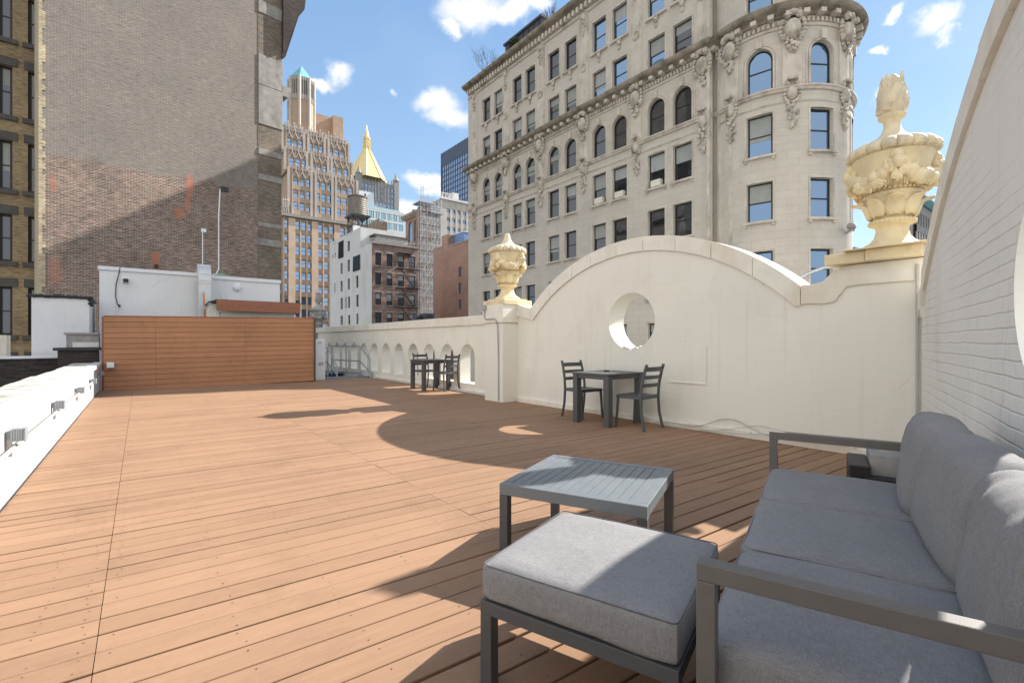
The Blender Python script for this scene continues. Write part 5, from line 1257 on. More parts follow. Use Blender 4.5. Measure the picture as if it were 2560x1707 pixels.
# slanted studio skylights set in the side
for (xa, xb, ya, yb) in ((748,802,490,688),(922,1000,660,840)):
    x0_, y0_ = c2(xa, ya); x1_, y1_ = c2(xb, yb); sa, sb = sorted((uB(x0_, n0w), uB(x1_, n0w))); zt0, zb0_ = zW((x0_+x1_)/2, y0_), zW((x0_+x1_)/2, y1_)
    f = MB(); f.quad((n0w-.05,sa,zb0_),(n0w-.05,sb,zb0_),(n0w+.02-.04,sb,zt0),(n0w+.02-.04,sa,zt0)); 
    for i in range(5): s_ = sa+(sb-sa)*i/4; f.beam((n0w-.1,s_,zb0_),(n0w-.06,s_,zt0), .1, .1, 1)
    f.build('skylight', [M['glass'], M['sash']], tn)
PAw = PA(u0w); rowsW = []; opsW = []
c3 = lambda x, y: (900+x/3.92, 430+y/3.92)
for (ya, yb) in ((788,912),(985,1105),(1180,1300),(1375,1475),(1570,1690)):
    for (xa, xb) in ((150,208),(262,318),(372,432),(482,540)):
        X0, Y0 = c3(xa, ya); X1, Y1 = c3(xb, yb); sl_y = (xa-150)*.075/3.92
        opsW.append((nA(X0,u0w), nA(X1,u0w), zA(X0,Y1+0,u0w), zA(X0,Y0,u0w), False))
zr = zA(929.5, 608, u0w)
# make all windows of one row level
lv = []
for k_ in range(0, len(opsW), 4):
    z0_ = opsW[k_][2]; z1_ = opsW[k_][3]
    for j in range(4): o = opsW[k_+j]; lv.append((o[0], o[1], z0_, z1_, False))
opsW = lv
f = MB(); facade(f, PAw, n0w+.02, nR, -18, zr, opsW, .3); f.quad((nR,u0w,-18),(nR,u0w+20,-18),(nR,u0w+20,zr),(nR,u0w,zr)); f.build('brick_front', M['redbrick'], tn)
f = MB()
for o in opsW:
    f = MB(); f.box(o[0]-.15,o[1]+.15,u0w-.08,u0w,o[3]+.01,o[3]+.3); f.build('lintel', M['pierstone'], tn)
    f = MB(); f.box(o[0]-.1,o[1]+.1,u0w-.12,u0w,o[2]-.16,o[2]-.01); f.build('sill', M['pierstone'], tn)
f = MB(); f.box(n0w-.05, nR+.1, u0w-.25, u0w, zr, zr+.35); f.build('cornice', M['pierstone'], tn)
for o in opsW:
    window(tn, PAw, o[0]+.02, o[1]-.02, o[2]+.02, o[3]-.02, False, inset=.15, rnd=rw_, fw=.09)
f = MB()
for o in opsW:
    for (a_, b_) in ((o[0]-.42,o[0]-.05),(o[1]+.05,o[1]+.42)): pass
fe = MB(); na_, nb_ = opsW[2][0]-.7, nR+.15
for k_ in range(0, 20, 4):
    zf = opsW[k_][2]-.25
    for j in range(6): fe.box(na_, nb_, u0w-1.1+j*.2, u0w-1.06+j*.2, zf-.03, zf+.01)
    for zz in (zf+.5, zf+1.0): fe.beam((na_,u0w-1.1,zz),(nb_,u0w-1.1,zz), .05); fe.beam((na_,u0w-1.1,zz),(na_,u0w,zz), .05)
    q = na_
    while q < nb_: fe.beam((q,u0w-1.1,zf),(q,u0w-1.1,zf+1), .02); q += .3
    if k_ < 16:
        zn = opsW[k_+4][2]-.25
        for off in (0,.5): fe.beam((na_+.9+off*0,u0w-.85+off*.8,zf),(nb_-1.2,u0w-.85+off*.8,zn), .07)
        for i in range(9): t = i/9; fe.beam((na_+.9+(nb_-1.2-na_-.9)*t,u0w-.85,zf+(zn-zf)*t),(na_+.9+(nb_-1.2-na_-.9)*t,u0w-.45,zf+(zn-zf)*t), .1, .03)
zf = zr-1.2; fe.box(na_+.4, nb_-1.5, u0w-1.0, u0w-.0, zf, zf+.05); fe.beam((nb_-2.2,u0w-.6,zf),(nb_-2.0,u0w-.6,zf-2.6),.06); fe.beam((nb_-1.8,u0w-.6,zf),(nb_-1.6,u0w-.6,zf-2.6),.06)
fe.build('fire_escape', M['sash'], tn)
# roof structures on the tenement
uP = uB(882, n0w); f = MB(); zp = 21.9
f.face([(n0w,uP,zLow-.1),(n0w+6.2,uP,zLow-.1),(n0w+6.2,uP,zp-1.2),(n0w+.8,uP,zp+.1),(n0w,uP,zp)]); f.box(n0w, n0w+6.2, uP+.01, uP+5, zHi-.1, zp-1.25); f.build('penthouse', M['whitepaint'], tn)
f = MB(); f.box(n0w+1.0,n0w+2.3,uP-.05,uP,18.0,20.0); f.build('penthouse_window', M['glass'], tn)
f = MB()
for zz in (.4,.9): f.beam((n0w+.1,u0w+.2,zr+zz),(nR,u0w+.2,zr+zz), .05); f.beam((n0w+.1,u0w+.2,zr+zz),(n0w+.1,uS,zr+zz), .05)
for i in range(12): q = n0w+.1+(nR-n0w)*i/12; f.beam((q,u0w+.2,zr),(q,u0w+.2,zr+.9), .05)
f.build('roof_railing', M['gal'], tn)
f = MB(); f.box(n0w+2.0, nR-.5, u0w+3, u0w+6.5, zr, zr+2.1); f.build('stair_bulkhead', M['greystone'], tn)
f = MB(); f.box(n0w+1.5, nR-.2, u0w+2.7, u0w+6.8, zr+2.1, zr+2.3); f.build('stair_bulkhead_roof', M['lintel'], tn)
M['oldwood'] = mat('weathered_tank_wood', (.20,.16,.12), .9, var=.4, scale=3, aniso=(3,3,.3))
sh = gthing('rooftop_shed', 'dark weathered timber shed on the roof right of the water tank', 'shed')
us_ = 88.0; a, b = nA(922,us_), nA(967,us_); zz0, zz1 = zA(940,590,us_), zA(950,552,us_)
f = MB(); f.face([(a,us_,zz0),(b,us_,zz0),(b,us_,zz1),(b-1.0,us_,zz1-.3),(a+1.8,us_,zz1+.2),(a,us_,zz1-1.2)]); f.box(a+.1,b,us_+.02,us_+2,zz0-3,zz1-1.3)
for i in range(7): q = a+(b-a)*i/6; f.box(q-.07,q+.07,us_-.08,us_,zz0,zz1-.3)
f.build('walls', M['oldwood'], sh)
f = MB(); f.beam((a-.2,us_,zz1-1.2),(a+1.8,us_,zz1+.3),.15,.12); f.beam((a+1.8,us_,zz1+.3),(b,us_,zz1-.2),.15,.12); f.build('roof_edge', M['lintel'], sh)
# water tank
uw_ = 92.0; nw_ = nA(894, uw_); zwt = lambda y: zA(894, y, uw_)
wt = gthing('water_tank', 'round wooden rooftop water tank with conical roof on a steel stand', 'water tank', nw_, uw_)
f = MB(); f.lathe([(1.78,zwt(541)),(1.82,zwt(540)),(1.78,zwt(515)),(1.72,zwt(494))], 40, rf=lambda a,r,z: 1+.006*math.sin(a*40)); f.build('barrel', M['oldwood'], wt)
f = MB()
for i in range(9): z = zwt(539-5.2*i); f.lathe([(1.83-.01*i,z),(1.85-.01*i,z+.02),(1.83-.01*i,z+.06)], 40)
f.build('hoops', M['gal'], wt)
f = MB(); f.lathe([(1.9,zwt(495)),(1.86,zwt(493)),(.9,zwt(489.5)),(.25,zwt(486)),(.2,zwt(484)),(.05,zwt(482))], 24); f.build('roof', M['oldwood'], wt)
f = MB(); zb_ = zwt(541); z0_ = zwt(592)
f.box(-1.9,1.9,-1.9,1.9,zb_-.35,zb_-.02)
f.build('platform', M['sash'], wt)
f = MB()
L4 = [(-1.4,-1.4),(1.4,-1.4),(1.4,1.4),(-1.4,1.4)]
for i in range(4):
    (x0_,y0_),(x1_,y1_) = L4[i], L4[(i+1)%4]
    f.beam((x0_,y0_,z0_-2),(x0_,y0_,zb_-.3), .18); f.beam((x0_,y0_,z0_),(x1_,y1_,zb_-.3), .09); f.beam((x1_,y1_,z0_),(x0_,y0_,zb_-.3), .09); f.beam((x0_,y0_,(z0_+zb_)/2),(x1_,y1_,(z0_+zb_)/2), .1)
f.build('stand', M['sash'], wt)
f = MB(); f.tube([(.2,.2,z0_-2),(.2,.2,zb_)], .22, 10); f.build('riser_pipe', M['greystone'], wt)
# ---------------------------------------------------------------- scaffolded building + white windowed building
M['brownstone'] = mat('brown_stone', (.32,.24,.18), .85, var=.15, scale=.5, dirt=(.12,.10,.085), dscale=.5)
sb = gthing('ornate_brown_building', 'brown ornate building with tall arched windows left of the scaffold', 'building')
nb0, ub0 = gridpos(1048, 165); ubl = uB(1014, nb0); PBs = lambda s, z, d: (nb0-d, s, z)
zS = lambda x, y: zB(x, y, nb0)
zt0 = zS(1045, 528); og = []
for (xa, xb) in ((1021,1031),(1035,1043)):
    sa, sb_ = sorted((uB(xa,nb0), uB(xb,nb0)))
    og.append((sa, sb_, zS(1030,605), zS(1030,553), True)); og.append((sa, sb_, zS(1030,660), zS(1030,615), False))
f = MB(); facade(f, PBs, ub0, ubl, -18, zt0, og, .5); f.box(nb0+.7, nb0+14, ub0+.02, ubl-.02, -18, zt0-.03); f.quad((nb0,ub0,-18),(nb0+14,ub0,-18),(nb0+14,ub0,zt0),(nb0,ub0,zt0)); f.build('walls', M['brownstone'], sb)
f = MB(); sweep(f, PBs, [(0,zt0-1.6),(.5,zt0-1.5),(1.5,zt0-.6),(1.6,zt0),(0,zt0+.2)], ub0-1, ubl+1); f.build('cornice', M['greystone'], sb)
for o in og:
    f = MB(); f.quad(PBs(o[0],o[2],-.3), PBs(o[1],o[2],-.3), PBs(o[1],o[3],-.3), PBs(o[0],o[3],-.3)); f.build('window', M['glassblue'], sb)
f = MB()
for i in range(5): s_ = ub0+(ubl-ub0)*i/5; f.box(nb0+1,nb0+1.6,s_,s_+1.2,zt0+.2,zt0+1.4+(i%2)*.6)
f.build('chimney_pots', M['darkbrick'], sb)
M['paleconc'] = mat('pale_concrete', (.52,.49,.44), .8, var=.08, scale=.3, dirt=(.36,.33,.29), dscale=.3)
n5, u5 = gridpos(1101, 140.0)
wb2 = gthing('pale_windowed_building', 'pale block with rows of square windows beside the scaffold tower', 'building')
P5 = PA(u5); n5r = nA(1200, u5); z5 = zA(1101, 497, u5); og = []
for ri, y in enumerate((521, 543.5, 566.5, 588.5)):
    for x in (1117, 1130.5, 1143.5, 1157, 1170, 1183):
        a = nA(x, u5); b = nA(x+8, u5); og.append((a, b, zA(1117,y+10.5,u5), zA(1117,y,u5), False))
f = MB(); facade(f, P5, n5, n5r, -18, z5, og, .35); f.box(n5+.02, n5r, u5+.5, u5+16, -18, z5-.02); f.build('walls', M['paleconc'], wb2)
f = MB(); PB5 = lambda s, z, d: (n5-d, s, z); facade(f, PB5, u5, u5+16, -18, z5+.05, [(u5+1.2+2.4*i, u5+2.4+2.4*i, z5-9.5-9*j, z5-2.5-9*j, False) for i in range(5) for j in range(5)], .5)
f.quad((n5+.3,u5,-18),(n5+.3,u5+16,-18),(n5+.3,u5+16,z5),(n5+.3,u5,z5)); f.build('ornate_side', M['brownstone'], wb2)
for o in og: f = MB(); simple_pane(f, P5, o, rr); f.build('window', gl2, wb2)
f = MB(); f.box(n5-.3, n5r, u5-.5, u5, z5, z5+.6); 
for i in range(9): q = nA(1104,u5)+i*1.15; f.box(q, q+.35, u5-.3, u5+.2, z5+.6, z5+1.7) if q < nA(1130,u5) else None
f.box(nA(1103,u5), nA(1128,u5), u5-.35, u5+.25, z5+1.7, z5+2.0); f.box(nA(1140,u5), nA(1155,u5), u5+2, u5+5, z5, z5+3.4); f.box(nA(1104,u5), nA(1200,u5), u5+.5,u5+1,z5+.5,z5+.8); f.build('roof_parapet', M['whitepaint'], wb2)
f = MB()
for i in range(5): x = 1125+13.5*i; q = nA(x,u5); f.beam((q,u5-.06,z5-13),(q+.1,u5-.06,z5-.2), .12)
f.build('drainpipes', M['pale'], wb2)
# scaffold tower
M['scaf'] = mat('scaffold_tube', (.55,.58,.62), .5, metal=.3)
sf = gthing('scaffold_tower', 'tall lattice of grey scaffold tubes climbing the pale building corner', 'scaffold')
us0 = u5-1.5; na_, nb_ = nA(1046,us0), nA(1098,us0); zt1 = zA(1060, 497, us0); f = MB(); nlev = 26; rr = random.Random(9)
zlo = -6; lh = (zt1-zlo)/nlev
cn_ = [na_+(nb_-na_)*i/6 for i in range(7)]
for y_ in (us0, us0-1.3):
    for q in cn_: f.beam((q,y_,zlo),(q,y_,zt1), .09)
    for j in range(nlev+1): f.beam((na_,y_,zlo+j*lh),(nb_,y_,zlo+j*lh), .09)
for j in range(nlev):
    for i in range(6):
        if rr.random() < .75:
            z0_, z1_ = zlo+j*lh, zlo+(j+1)*lh
            if (i+j) % 2: z0_, z1_ = z1_, z0_
            f.beam((cn_[i],us0-1.3,z0_),(cn_[i+1],us0-1.3,z1_), .06)
    for q in cn_: f.beam((q,us0,zlo+j*lh),(q,us0-1.3,zlo+j*lh), .06)
f.build('tubes', M['scaf'], sf)
f = MB()
for j in range(0, nlev, 2): f.box(na_, nb_, us0-1.25, us0-.05, zlo+j*lh+.05, zlo+j*lh+.1)
f.build('planks', M['brownstone'], sf)
f = MB(); f.box(na_-.3, na_+4.2, us0-1.6, us0+3, zt1-1.5, zt1-1.2); f.box(na_+3.0, nb_+.6, us0-1.6, us0+3, zt1-3.9, zt1-3.5)
for (a_, b_, z_) in ((na_-.3, na_+4.2, zt1-1.2), (na_+3, nb_+.6, zt1-3.5)):
    for zz in (.6, 1.2): f.beam((a_,us0-1.6,z_+zz),(b_,us0-1.6,z_+zz), .1)
    q = a_
    while q < b_: f.beam((q,us0-1.6,z_),(q,us0-1.6,z_+1.2), .08); q += .5
f.beam((na_+.8,us0,zt1),(na_+.8,us0,zt1+4.0),.12); f.beam((na_+1.5,us0,zt1),(na_+1.5,us0,zt1+4.0),.12)
for i in range(6): f.beam((na_+.8,us0,zt1+.6*i),(na_+1.5,us0,zt1+.6*i),.08)
f.build('platforms', M['gal'], sf)
# ---------------------------------------------------------------- brown brick building at centre
M['brownbrick'] = brickmat('plain_brown_brick', (.38,.235,.18), (.31,.19,.15), (.33,.24,.19), bump=.3, var=.2, vs=.25)
n6, u6 = gridpos(1200, 88.0); u6l = uB(1083, n6)
b6 = gthing('brown_brick_building', 'plain brown brick building with a few small windows left of the beige building', 'building')
P6 = lambda s, z, d: (n6-d, s, z); og = []
z6 = zB(1185, 597, n6)
for (xa, xb, ya, yb) in ((1147,1154,667,692),(1147,1154,707,734),(1148,1154,749,773),(1175,1182,617,643),(1175,1182,661,686),(1175,1182,704,729),(1176,1182,746,771)):
    s_ = sorted((uB(xa,n6), uB(xb,n6))); og.append((s_[0], s_[1], zB((xa+xb)/2,yb,n6), zB((xa+xb)/2,ya,n6), False))
um_ = uB(1119, n6); ut_ = uB(1104, n6)
f = MB(); facade(f, P6, u6-4, um_, -18, z6, og, .3); facade(f, P6, um_, ut_, -18, z6+2.6, [], .3); facade(f, P6, ut_, u6l, -18, z6+.3, [], .3)
f.box(n6+.4, n6+12, u6-4, u6l-.02, -18, z6-.05); f.box(n6+.02,n6+3,um_,ut_,z6-.1,z6+2.55); f.build('walls', M['brownbrick'], b6)
f = MB(); f.box(n6-.1,n6+.3,u6-4,um_,z6,z6+.25); f.box(n6-.1,n6+.3,ut_,u6l,z6+.3,z6+.5); f.box(n6-.04,n6+.0,u6l-.35,u6l,-18,z6); f.build('coping', M['pierstone'], b6)
for o in og: window(b6, P6, o[0]+.02, o[1]-.02, o[2]+.02, o[3]-.02, False, inset=.15, rnd=rw_, fw=.09)
bx_ = gthing('blue_rooftop_box', 'blue sided box on the roof of the brown brick building', 'rooftop box')
M['bluebox'] = mat('blue_sheet', (.14,.24,.45), .6); u7 = uB(1122, n6+1.5); f = MB(); f.box(n6+1.5, n6+4.5, u7-6, u7, z6, z6+2.6); f.build('walls', M['bluebox'], bx_)
f = MB(); f.box(n6+1.4, n6+4.6, u7-6.1, u7+.1, z6+2.6, z6+2.8); f.build('lid', M['whiteframe'], bx_)
dk_ = gthing('dark_roof_unit', 'small dark mechanical unit just above the parapet between the brick buildings', 'mechanical unit')
u8 = 60.0; f = MB(); f.box(nA(1065,u8), nA(1088,u8), u8, u8+2, 0, zA(1075,783,u8)); f.box(nA(1047,u8), nA(1062,u8), u8+1, u8+2, 0, zA(1055,788,u8)); f.build('casing', M['slate'], dk_)
f = MB()
for i in range(6): q = nA(1066,u8)+i*.2; f.box(q,q+.05,u8-.04,u8,zA(1075,800,u8),zA(1075,786,u8))
f.build('louvres', M['rubber'], dk_)
# ---------------------------------------------------------------- blue glass tower
M['blueglass'] = glassmat('dark_blue_curtain_glass', (.03,.07,.16), .35, rcol=(.5,.7,1))
n9, u9 = gridpos(1240, 300.0); u9l = uB(1103, n9)
bt = gthing('blue_glass_tower', 'dark blue glass tower rising behind the left end of the beige building', 'building')
z9 = zB(1103, 384.7, n9)
f = MB(); f.box(n9, n9+30, u9-10, u9l, -18, z9); f.build('glass_walls', M['blueglass'], bt)
M['blueframe'] = mat('blue_mullion', (.05,.08,.14), .5)
f = MB(); s_ = u9-10
while s_ < u9l: f.box(n9-.3, n9, s_, s_+.25, -18, z9); s_ += 3.1
f.box(n9-.35,n9,u9l-.3,u9l,-18,z9); f.build('mullions', M['blueframe'], bt)
f = MB(); z = z9-10
while z > 20: f.box(n9-.15, n9-.001, u9-10, u9l, z-.7, z); z -= 3.9
f.box(n9-.2,n9-.002,u9-10,u9l,z9-9.5,z9-.5); f.build('floor_bands', M['blueframe'], bt)
# ---------------------------------------------------------------- buildings beyond the big urn
fr = gthing('distant_cornice_building', 'grey ornate building with a teal cornice glimpsed between the large urn and the gable', 'building')
uF = 55.0; n10 = nA(2270,uF); 
nf0, uf0 = gridpos(2292, 75.0); Pf = lambda s, z, d: (s, uf0-d, z)
z10 = CAMH+(CY-492)*75/F
og = [(nf0+.6+1.6*i, nf0+1.5+1.6*i, z10-4.2-3.1*j, z10-2.2-3.1*j, False) for i in range(9) for j in range(7)]
f = MB(); facade(f, Pf, nf0, nf0+16, -18, z10, og, .3); f.box(nf0+.02,nf0+16,uf0+.5,uf0+1.6,-18,z10-.02); f.build('walls', M['greystone'], fr)
f = MB(); sweep(f, Pf, [(0,z10-.8),(.3,z10-.8),(.9,z10-.2),(1.0,z10),(0,z10+.1)], nf0-.8, nf0+16); f.build('cornice', M['copper'], fr)
f = MB()
for o in og: f.quad(Pf(o[0],o[2],-.25), Pf(o[1],o[2],-.25), Pf(o[1],o[3],-.25), Pf(o[0],o[3],-.25))
f.build('window_rows', M['glass'], fr)['kind'] = 'stuff'
f = MB(); f.box(nf0+2.2,nf0+10,uf0+.6,uf0+1.5,z10,z10+3.2); f.build('roof_house', M['whiteframe'], fr)
lo_ = gthing('low_distant_roof', 'low distant dark roofline showing beside the sunny edge of the turret', 'building')
nl0, ul0 = gridpos(2132, 140.0); f = MB(); f.box(nl0, nl0+14, ul0-3, ul0+6, -18, CAMH+(CY-628)*140/F); f.build('walls', M['slate'], lo_); f = MB(); f.box(nl0+2,nl0+5,ul0,ul0+2,CAMH+(CY-628)*140/F,CAMH+(CY-615)*140/F); f.build('tank_house', M['bluebox'], lo_)
# ---------------------------------------------------------------- street wall building under our feet
un = MB(); un.box(-1.15, 6.5, -8, 15.4, -18, -.52); un.box(-14,6.5,15.42,30,-18,-1.22)
tag(un.build('building_below', M['cream'], loc=(0,0,0), rotz=GA), 'cream building carrying the roof deck', 'building')
# ---------------------------------------------------------------- furniture
def cushion(f, sx, sy, sz, r=.035, crown=.02, n=14, wr=None, bulge=.0, seed=0):
    """rounded soft box sitting on z=0, crown puffs the top"""
    base = len(f.v)
    def put(px, py, pz):
        hx, hy, hz = sx/2-r, sy/2-r, sz/2-r
        x, y, z = px*sx/2, py*sy/2, pz*sz/2
        cx_, cy_, cz_ = max(-hx, min(hx, x)), max(-hy, min(hy, y)), max(-hz, min(hz, z))
        d = Vector((x-cx_, y-cy_, z-cz_))
        if d.length > 1e-6: d = d.normalized()*r
        q = Vector((cx_, cy_, cz_))+d
        fx, fy, fz = 1-(q.x/(sx/2))**2, 1-(q.y/(sy/2))**2, 1-(q.z/(sz/2))**2
        q.z += (crown*fx**.6*fy**.6)*(1 if q.z > 0 else -.2) if fx > 0 and fy > 0 else 0
        q.x += bulge*(1 if q.x > 0 else -1)*max(0, fz)*max(0, fy)**.5*abs(q.x)/(sx/2); q.y += bulge*(1 if q.y > 0 else -1)*max(0, fz)*max(0, fx)**.5*abs(q.y)/(sy/2)
        if wr: q += wr(q)
        nn = noise.noise(Vector((q.x*5+seed, q.y*5, q.z*5)))*.007+noise.noise(Vector((q.x*11+seed, q.y*9, q.z*9)))*.002; q.z += nn
        return (q.x, q.y, q.z+sz/2)
    def lin(i):   # denser near the edges
        t = -1+2*i/n; return math.copysign(abs(t)**.8, t)
    for (fixed, sign) in ((0,1),(0,-1),(1,1),(1,-1),(2,1),(2,-1)):
        b = len(f.v)
        for i in range(n+1):
            for j in range(n+1):
                a_, b_ = lin(i), lin(j); p = [0,0,0]; p[fixed] = sign; p[(fixed+1)%3] = a_; p[(fixed+2)%3] = b_
                f.v.append(put(*p))
        for i in range(n):
            for j in range(n):
                q = (b+i*(n+1)+j, b+(i+1)*(n+1)+j, b+(i+1)*(n+1)+j+1, b+i*(n+1)+j+1)
                f.f.append(q if sign > 0 else q[::-1]); f.m.append(0)
def piping(f, sx, sy, z, r=.004, inset=.012, rc=.04):
    pts = []
    for (cx_, cy_, a0) in ((1,1,0),(-1,1,90),(-1,-1,180),(1,-1,270)):
        for k in range(5):
            a = R(a0+90*k/4); pts.append((cx_*(sx/2-rc-inset)+rc*math.cos(a), cy_*(sy/2-rc-inset)+rc*math.sin(a), z))
    pts.append(pts[0]); f.tube(pts, r, 6)
SR = math.atan2(-.543, .84)
sofa = thing('sofa', 'charcoal framed outdoor sofa with three grey seat and three grey back cushions', 'sofa', (.46, 1.19, 0), SR)
SL, SD, AH, TB = 2.10, .86, .65, .045
for y0 in (0, SL-TB):
    f = MB(); f.box(0,TB,y0,y0+TB,0,AH-TB); f.box(SD-TB,SD,y0,y0+TB,0,AH-TB); f.box(0,SD,y0,y0+TB,AH-TB,AH); f.box(TB,SD-TB,y0+.003,y0+TB-.003,.235,.28); f.build('arm', M['metal2'], sofa, bevel=.003)
f = MB(); f.box(0,.045,TB,SL-TB,.235,.28); f.box(SD-.045,SD,TB,SL-TB,.235,.28); f.box(.045,SD-.045,SL/3-.02,SL/3+.02,.235,.27); f.box(.045,SD-.045,2*SL/3-.02,2*SL/3+.02,.235,.27)
f.build('seat_frame', M['metal2'], sofa, bevel=.002)
f = MB(); f.box(SD-.045,SD,TB,SL-TB,.60,.645)
for i in range(11): y = TB+.09+i*.182; f.box(SD-.035,SD-.01,y,y+.03,.28,.60)
f.build('back_frame', M['metal2'], sofa, bevel=.002)
f = MB()
for i in range(12): f.box(.06+i*.062,.095+i*.062,TB,SL-TB,.272,.284)
f.build('seat_slats', M['metal2'], sofa)
cw = (SL-2*TB)/3
for i in range(3):
    f = MB(); cushion(f, .66, cw-.012, .15, .04, .02, bulge=.006, seed=i*3)
    o = f.build('seat_cushion', M['fabric'], sofa, smooth=True); o.location = (.335, TB+cw*(i+.5), .286)
    g_ = MB(); piping(g_, .66, cw-.012, .138, .0022, .010); p_ = g_.build('piping', M['piping'], o, smooth=True)
    g_ = MB(); piping(g_, .66, cw-.012, .018, .002, .006); p_ = g_.build('piping', M['piping'], o, smooth=True)
for i in range(3):
    f = MB()
    def wrk(q, i=i):
        t = max(0, q.y)      # wrinkles fanning from the upper corners
        return Vector((0, 0, 0))+Vector((0, 0, 1))*(.016*math.sin(q.x*46+q.y*16+i*2)*(abs(q.x)/.33)**1.5*max(0, min(1, (q.y+.10)/.2)))
    cushion(f, cw-.004, .43, .20, .075, .03, n=22, wr=wrk, bulge=.012, seed=20+i)
    o = f.build('back_cushion', M['fabric'], sofa, smooth=True)
    # cushion local: x = along sofa, y = up, z = towards the sitter
    my = TB+cw*(i+.5)
    yaw = (0.06, -.03, .10)[i]
    m4 = Matrix.Translation((SD-.078, my, .408)) @ Matrix.Rotation(R(10), 4, 'Y') @ Matrix(((0,0,-1,0),(1,0,0,0),(0,1,0,.195),(0,0,0,1))) @ Matrix.Rotation(yaw, 4, 'Y')
    o.matrix_local = m4
    g_ = MB(); piping(g_, cw-.03, .42, .095, .0035, .0, .09); p_ = g_.build('piping', M['piping'], o, smooth=True); p_.location = (0,0,0); bpy.data.objects.remove(p_)
ott = thing('ottoman', 'square grey cushioned ottoman with charcoal tube frame in front of the sofa', 'ottoman', (-.11, 1.65, 0), SR)
f = MB(); OX, OY = .668, .632
f.box(0,OX,0,.045,.262,.307); f.box(0,OX,OY-.045,OY,.262,.307); f.box(0,.045,.045,OY-.045,.262,.307); f.box(OX-.045,OX,.045,OY-.045,.262,.307); f.build('frame', M['metal'], ott, bevel=.002)
for (x, y) in ((0,0),(OX-.045,0),(0,OY-.045),(OX-.045,OY-.045)): f = MB(); f.box(x,x+.045,y,y+.045,0,.261); f.build('leg', M['metal'], ott, bevel=.002)
f = MB()
for i in range(9): f.box(.045,OX-.045,.07+i*.06,.105+i*.06,.285,.296)
f.build('slats', M['metal'], ott)
f = MB(); cushion(f, OX, OY, .125, .022, .012, bulge=.004, seed=50); o = f.build('cushion', M['fabric'], ott, smooth=True); o.location = (OX/2, OY/2, .309)
g_ = MB(); piping(g_, OX, OY, .120, .0022, .005, .02); g_.build('piping', M['piping'], o, smooth=True)
g_ = MB(); piping(g_, OX, OY, .010, .002, .005, .02); g_.build('piping', M['piping'], o, smooth=True)
# coffee table
CA = math.atan2(2.24-2.62, .65+.07)
ct = thing('coffee_table', 'square slate grey slatted coffee table behind the ottoman', 'coffee table', (-.07, 2.62, 0), CA)
CXL, CYL, CH = .80, .76, .42
f = MB(); f.box(0,CXL,0,.05,CH-.06,CH); f.box(0,CXL,CYL-.05,CYL,CH-.06,CH); f.box(0,.05,.05,CYL-.05,CH-.06,CH); f.box(CXL-.05,CXL,.05,CYL-.05,CH-.06,CH); f.build('frame', M['tabletop'], ct, bevel=.003)
ns_ = 13; sw = (CXL-.1)/ns_
for i in range(ns_): f = MB(); f.box(.05+sw*i+.0018,.05+sw*(i+1)-.0018,.05,CYL-.05,CH-.016,CH-.003); f.build('slat', M['tabletop'], ct, bevel=.0012)
for (x, y) in ((0,0),(CXL-.05,0),(0,CYL-.05),(CXL-.05,CYL-.05)): f = MB(); f.box(x,x+.05,y,y+.05,0,CH-.061); f.build('leg', M['metal'], ct, bevel=.003)
# dining sets
def make_table(label, n, u, lx, ly, rot=0):
    t = thing('dining_table', label, 'table', W(n, u), GA+rot)
    H_ = .745
    f = MB(); k_ = 9; w_ = lx/k_
    for i in range(k_): f.box(i*w_+.0015,(i+1)*w_-.0015,.0,ly,H_-.022,H_)
    f.build('table_top', M['metal'], t, bevel=.0015)
    f = MB(); f.box(.03,lx-.03,.03,.055,H_-.085,H_-.024); f.box(.03,lx-.03,ly-.055,ly-.03,H_-.085,H_-.024); f.box(.03,.055,.055,ly-.055,H_-.085,H_-.024); f.box(lx-.055,lx-.03,.055,ly-.055,H_-.085,H_-.024); f.build('apron', M['metal'], t)
    for (x, y) in ((.015,.015),(lx-.105,.015),(.015,ly-.105),(lx-.105,ly-.105)): f = MB(); f.box(x,x+.09,y,y+.09,0,H_-.024); f.build('leg', M['metal'], t, bevel=.004)
    return t
make_table('charcoal slatted square dining table under the round wall hole', 5.10, 4.36, .80, .72)
t2 = make_table('smaller looking charcoal dining table by the small arched openings', 5.38, 10.38, .80, .72)
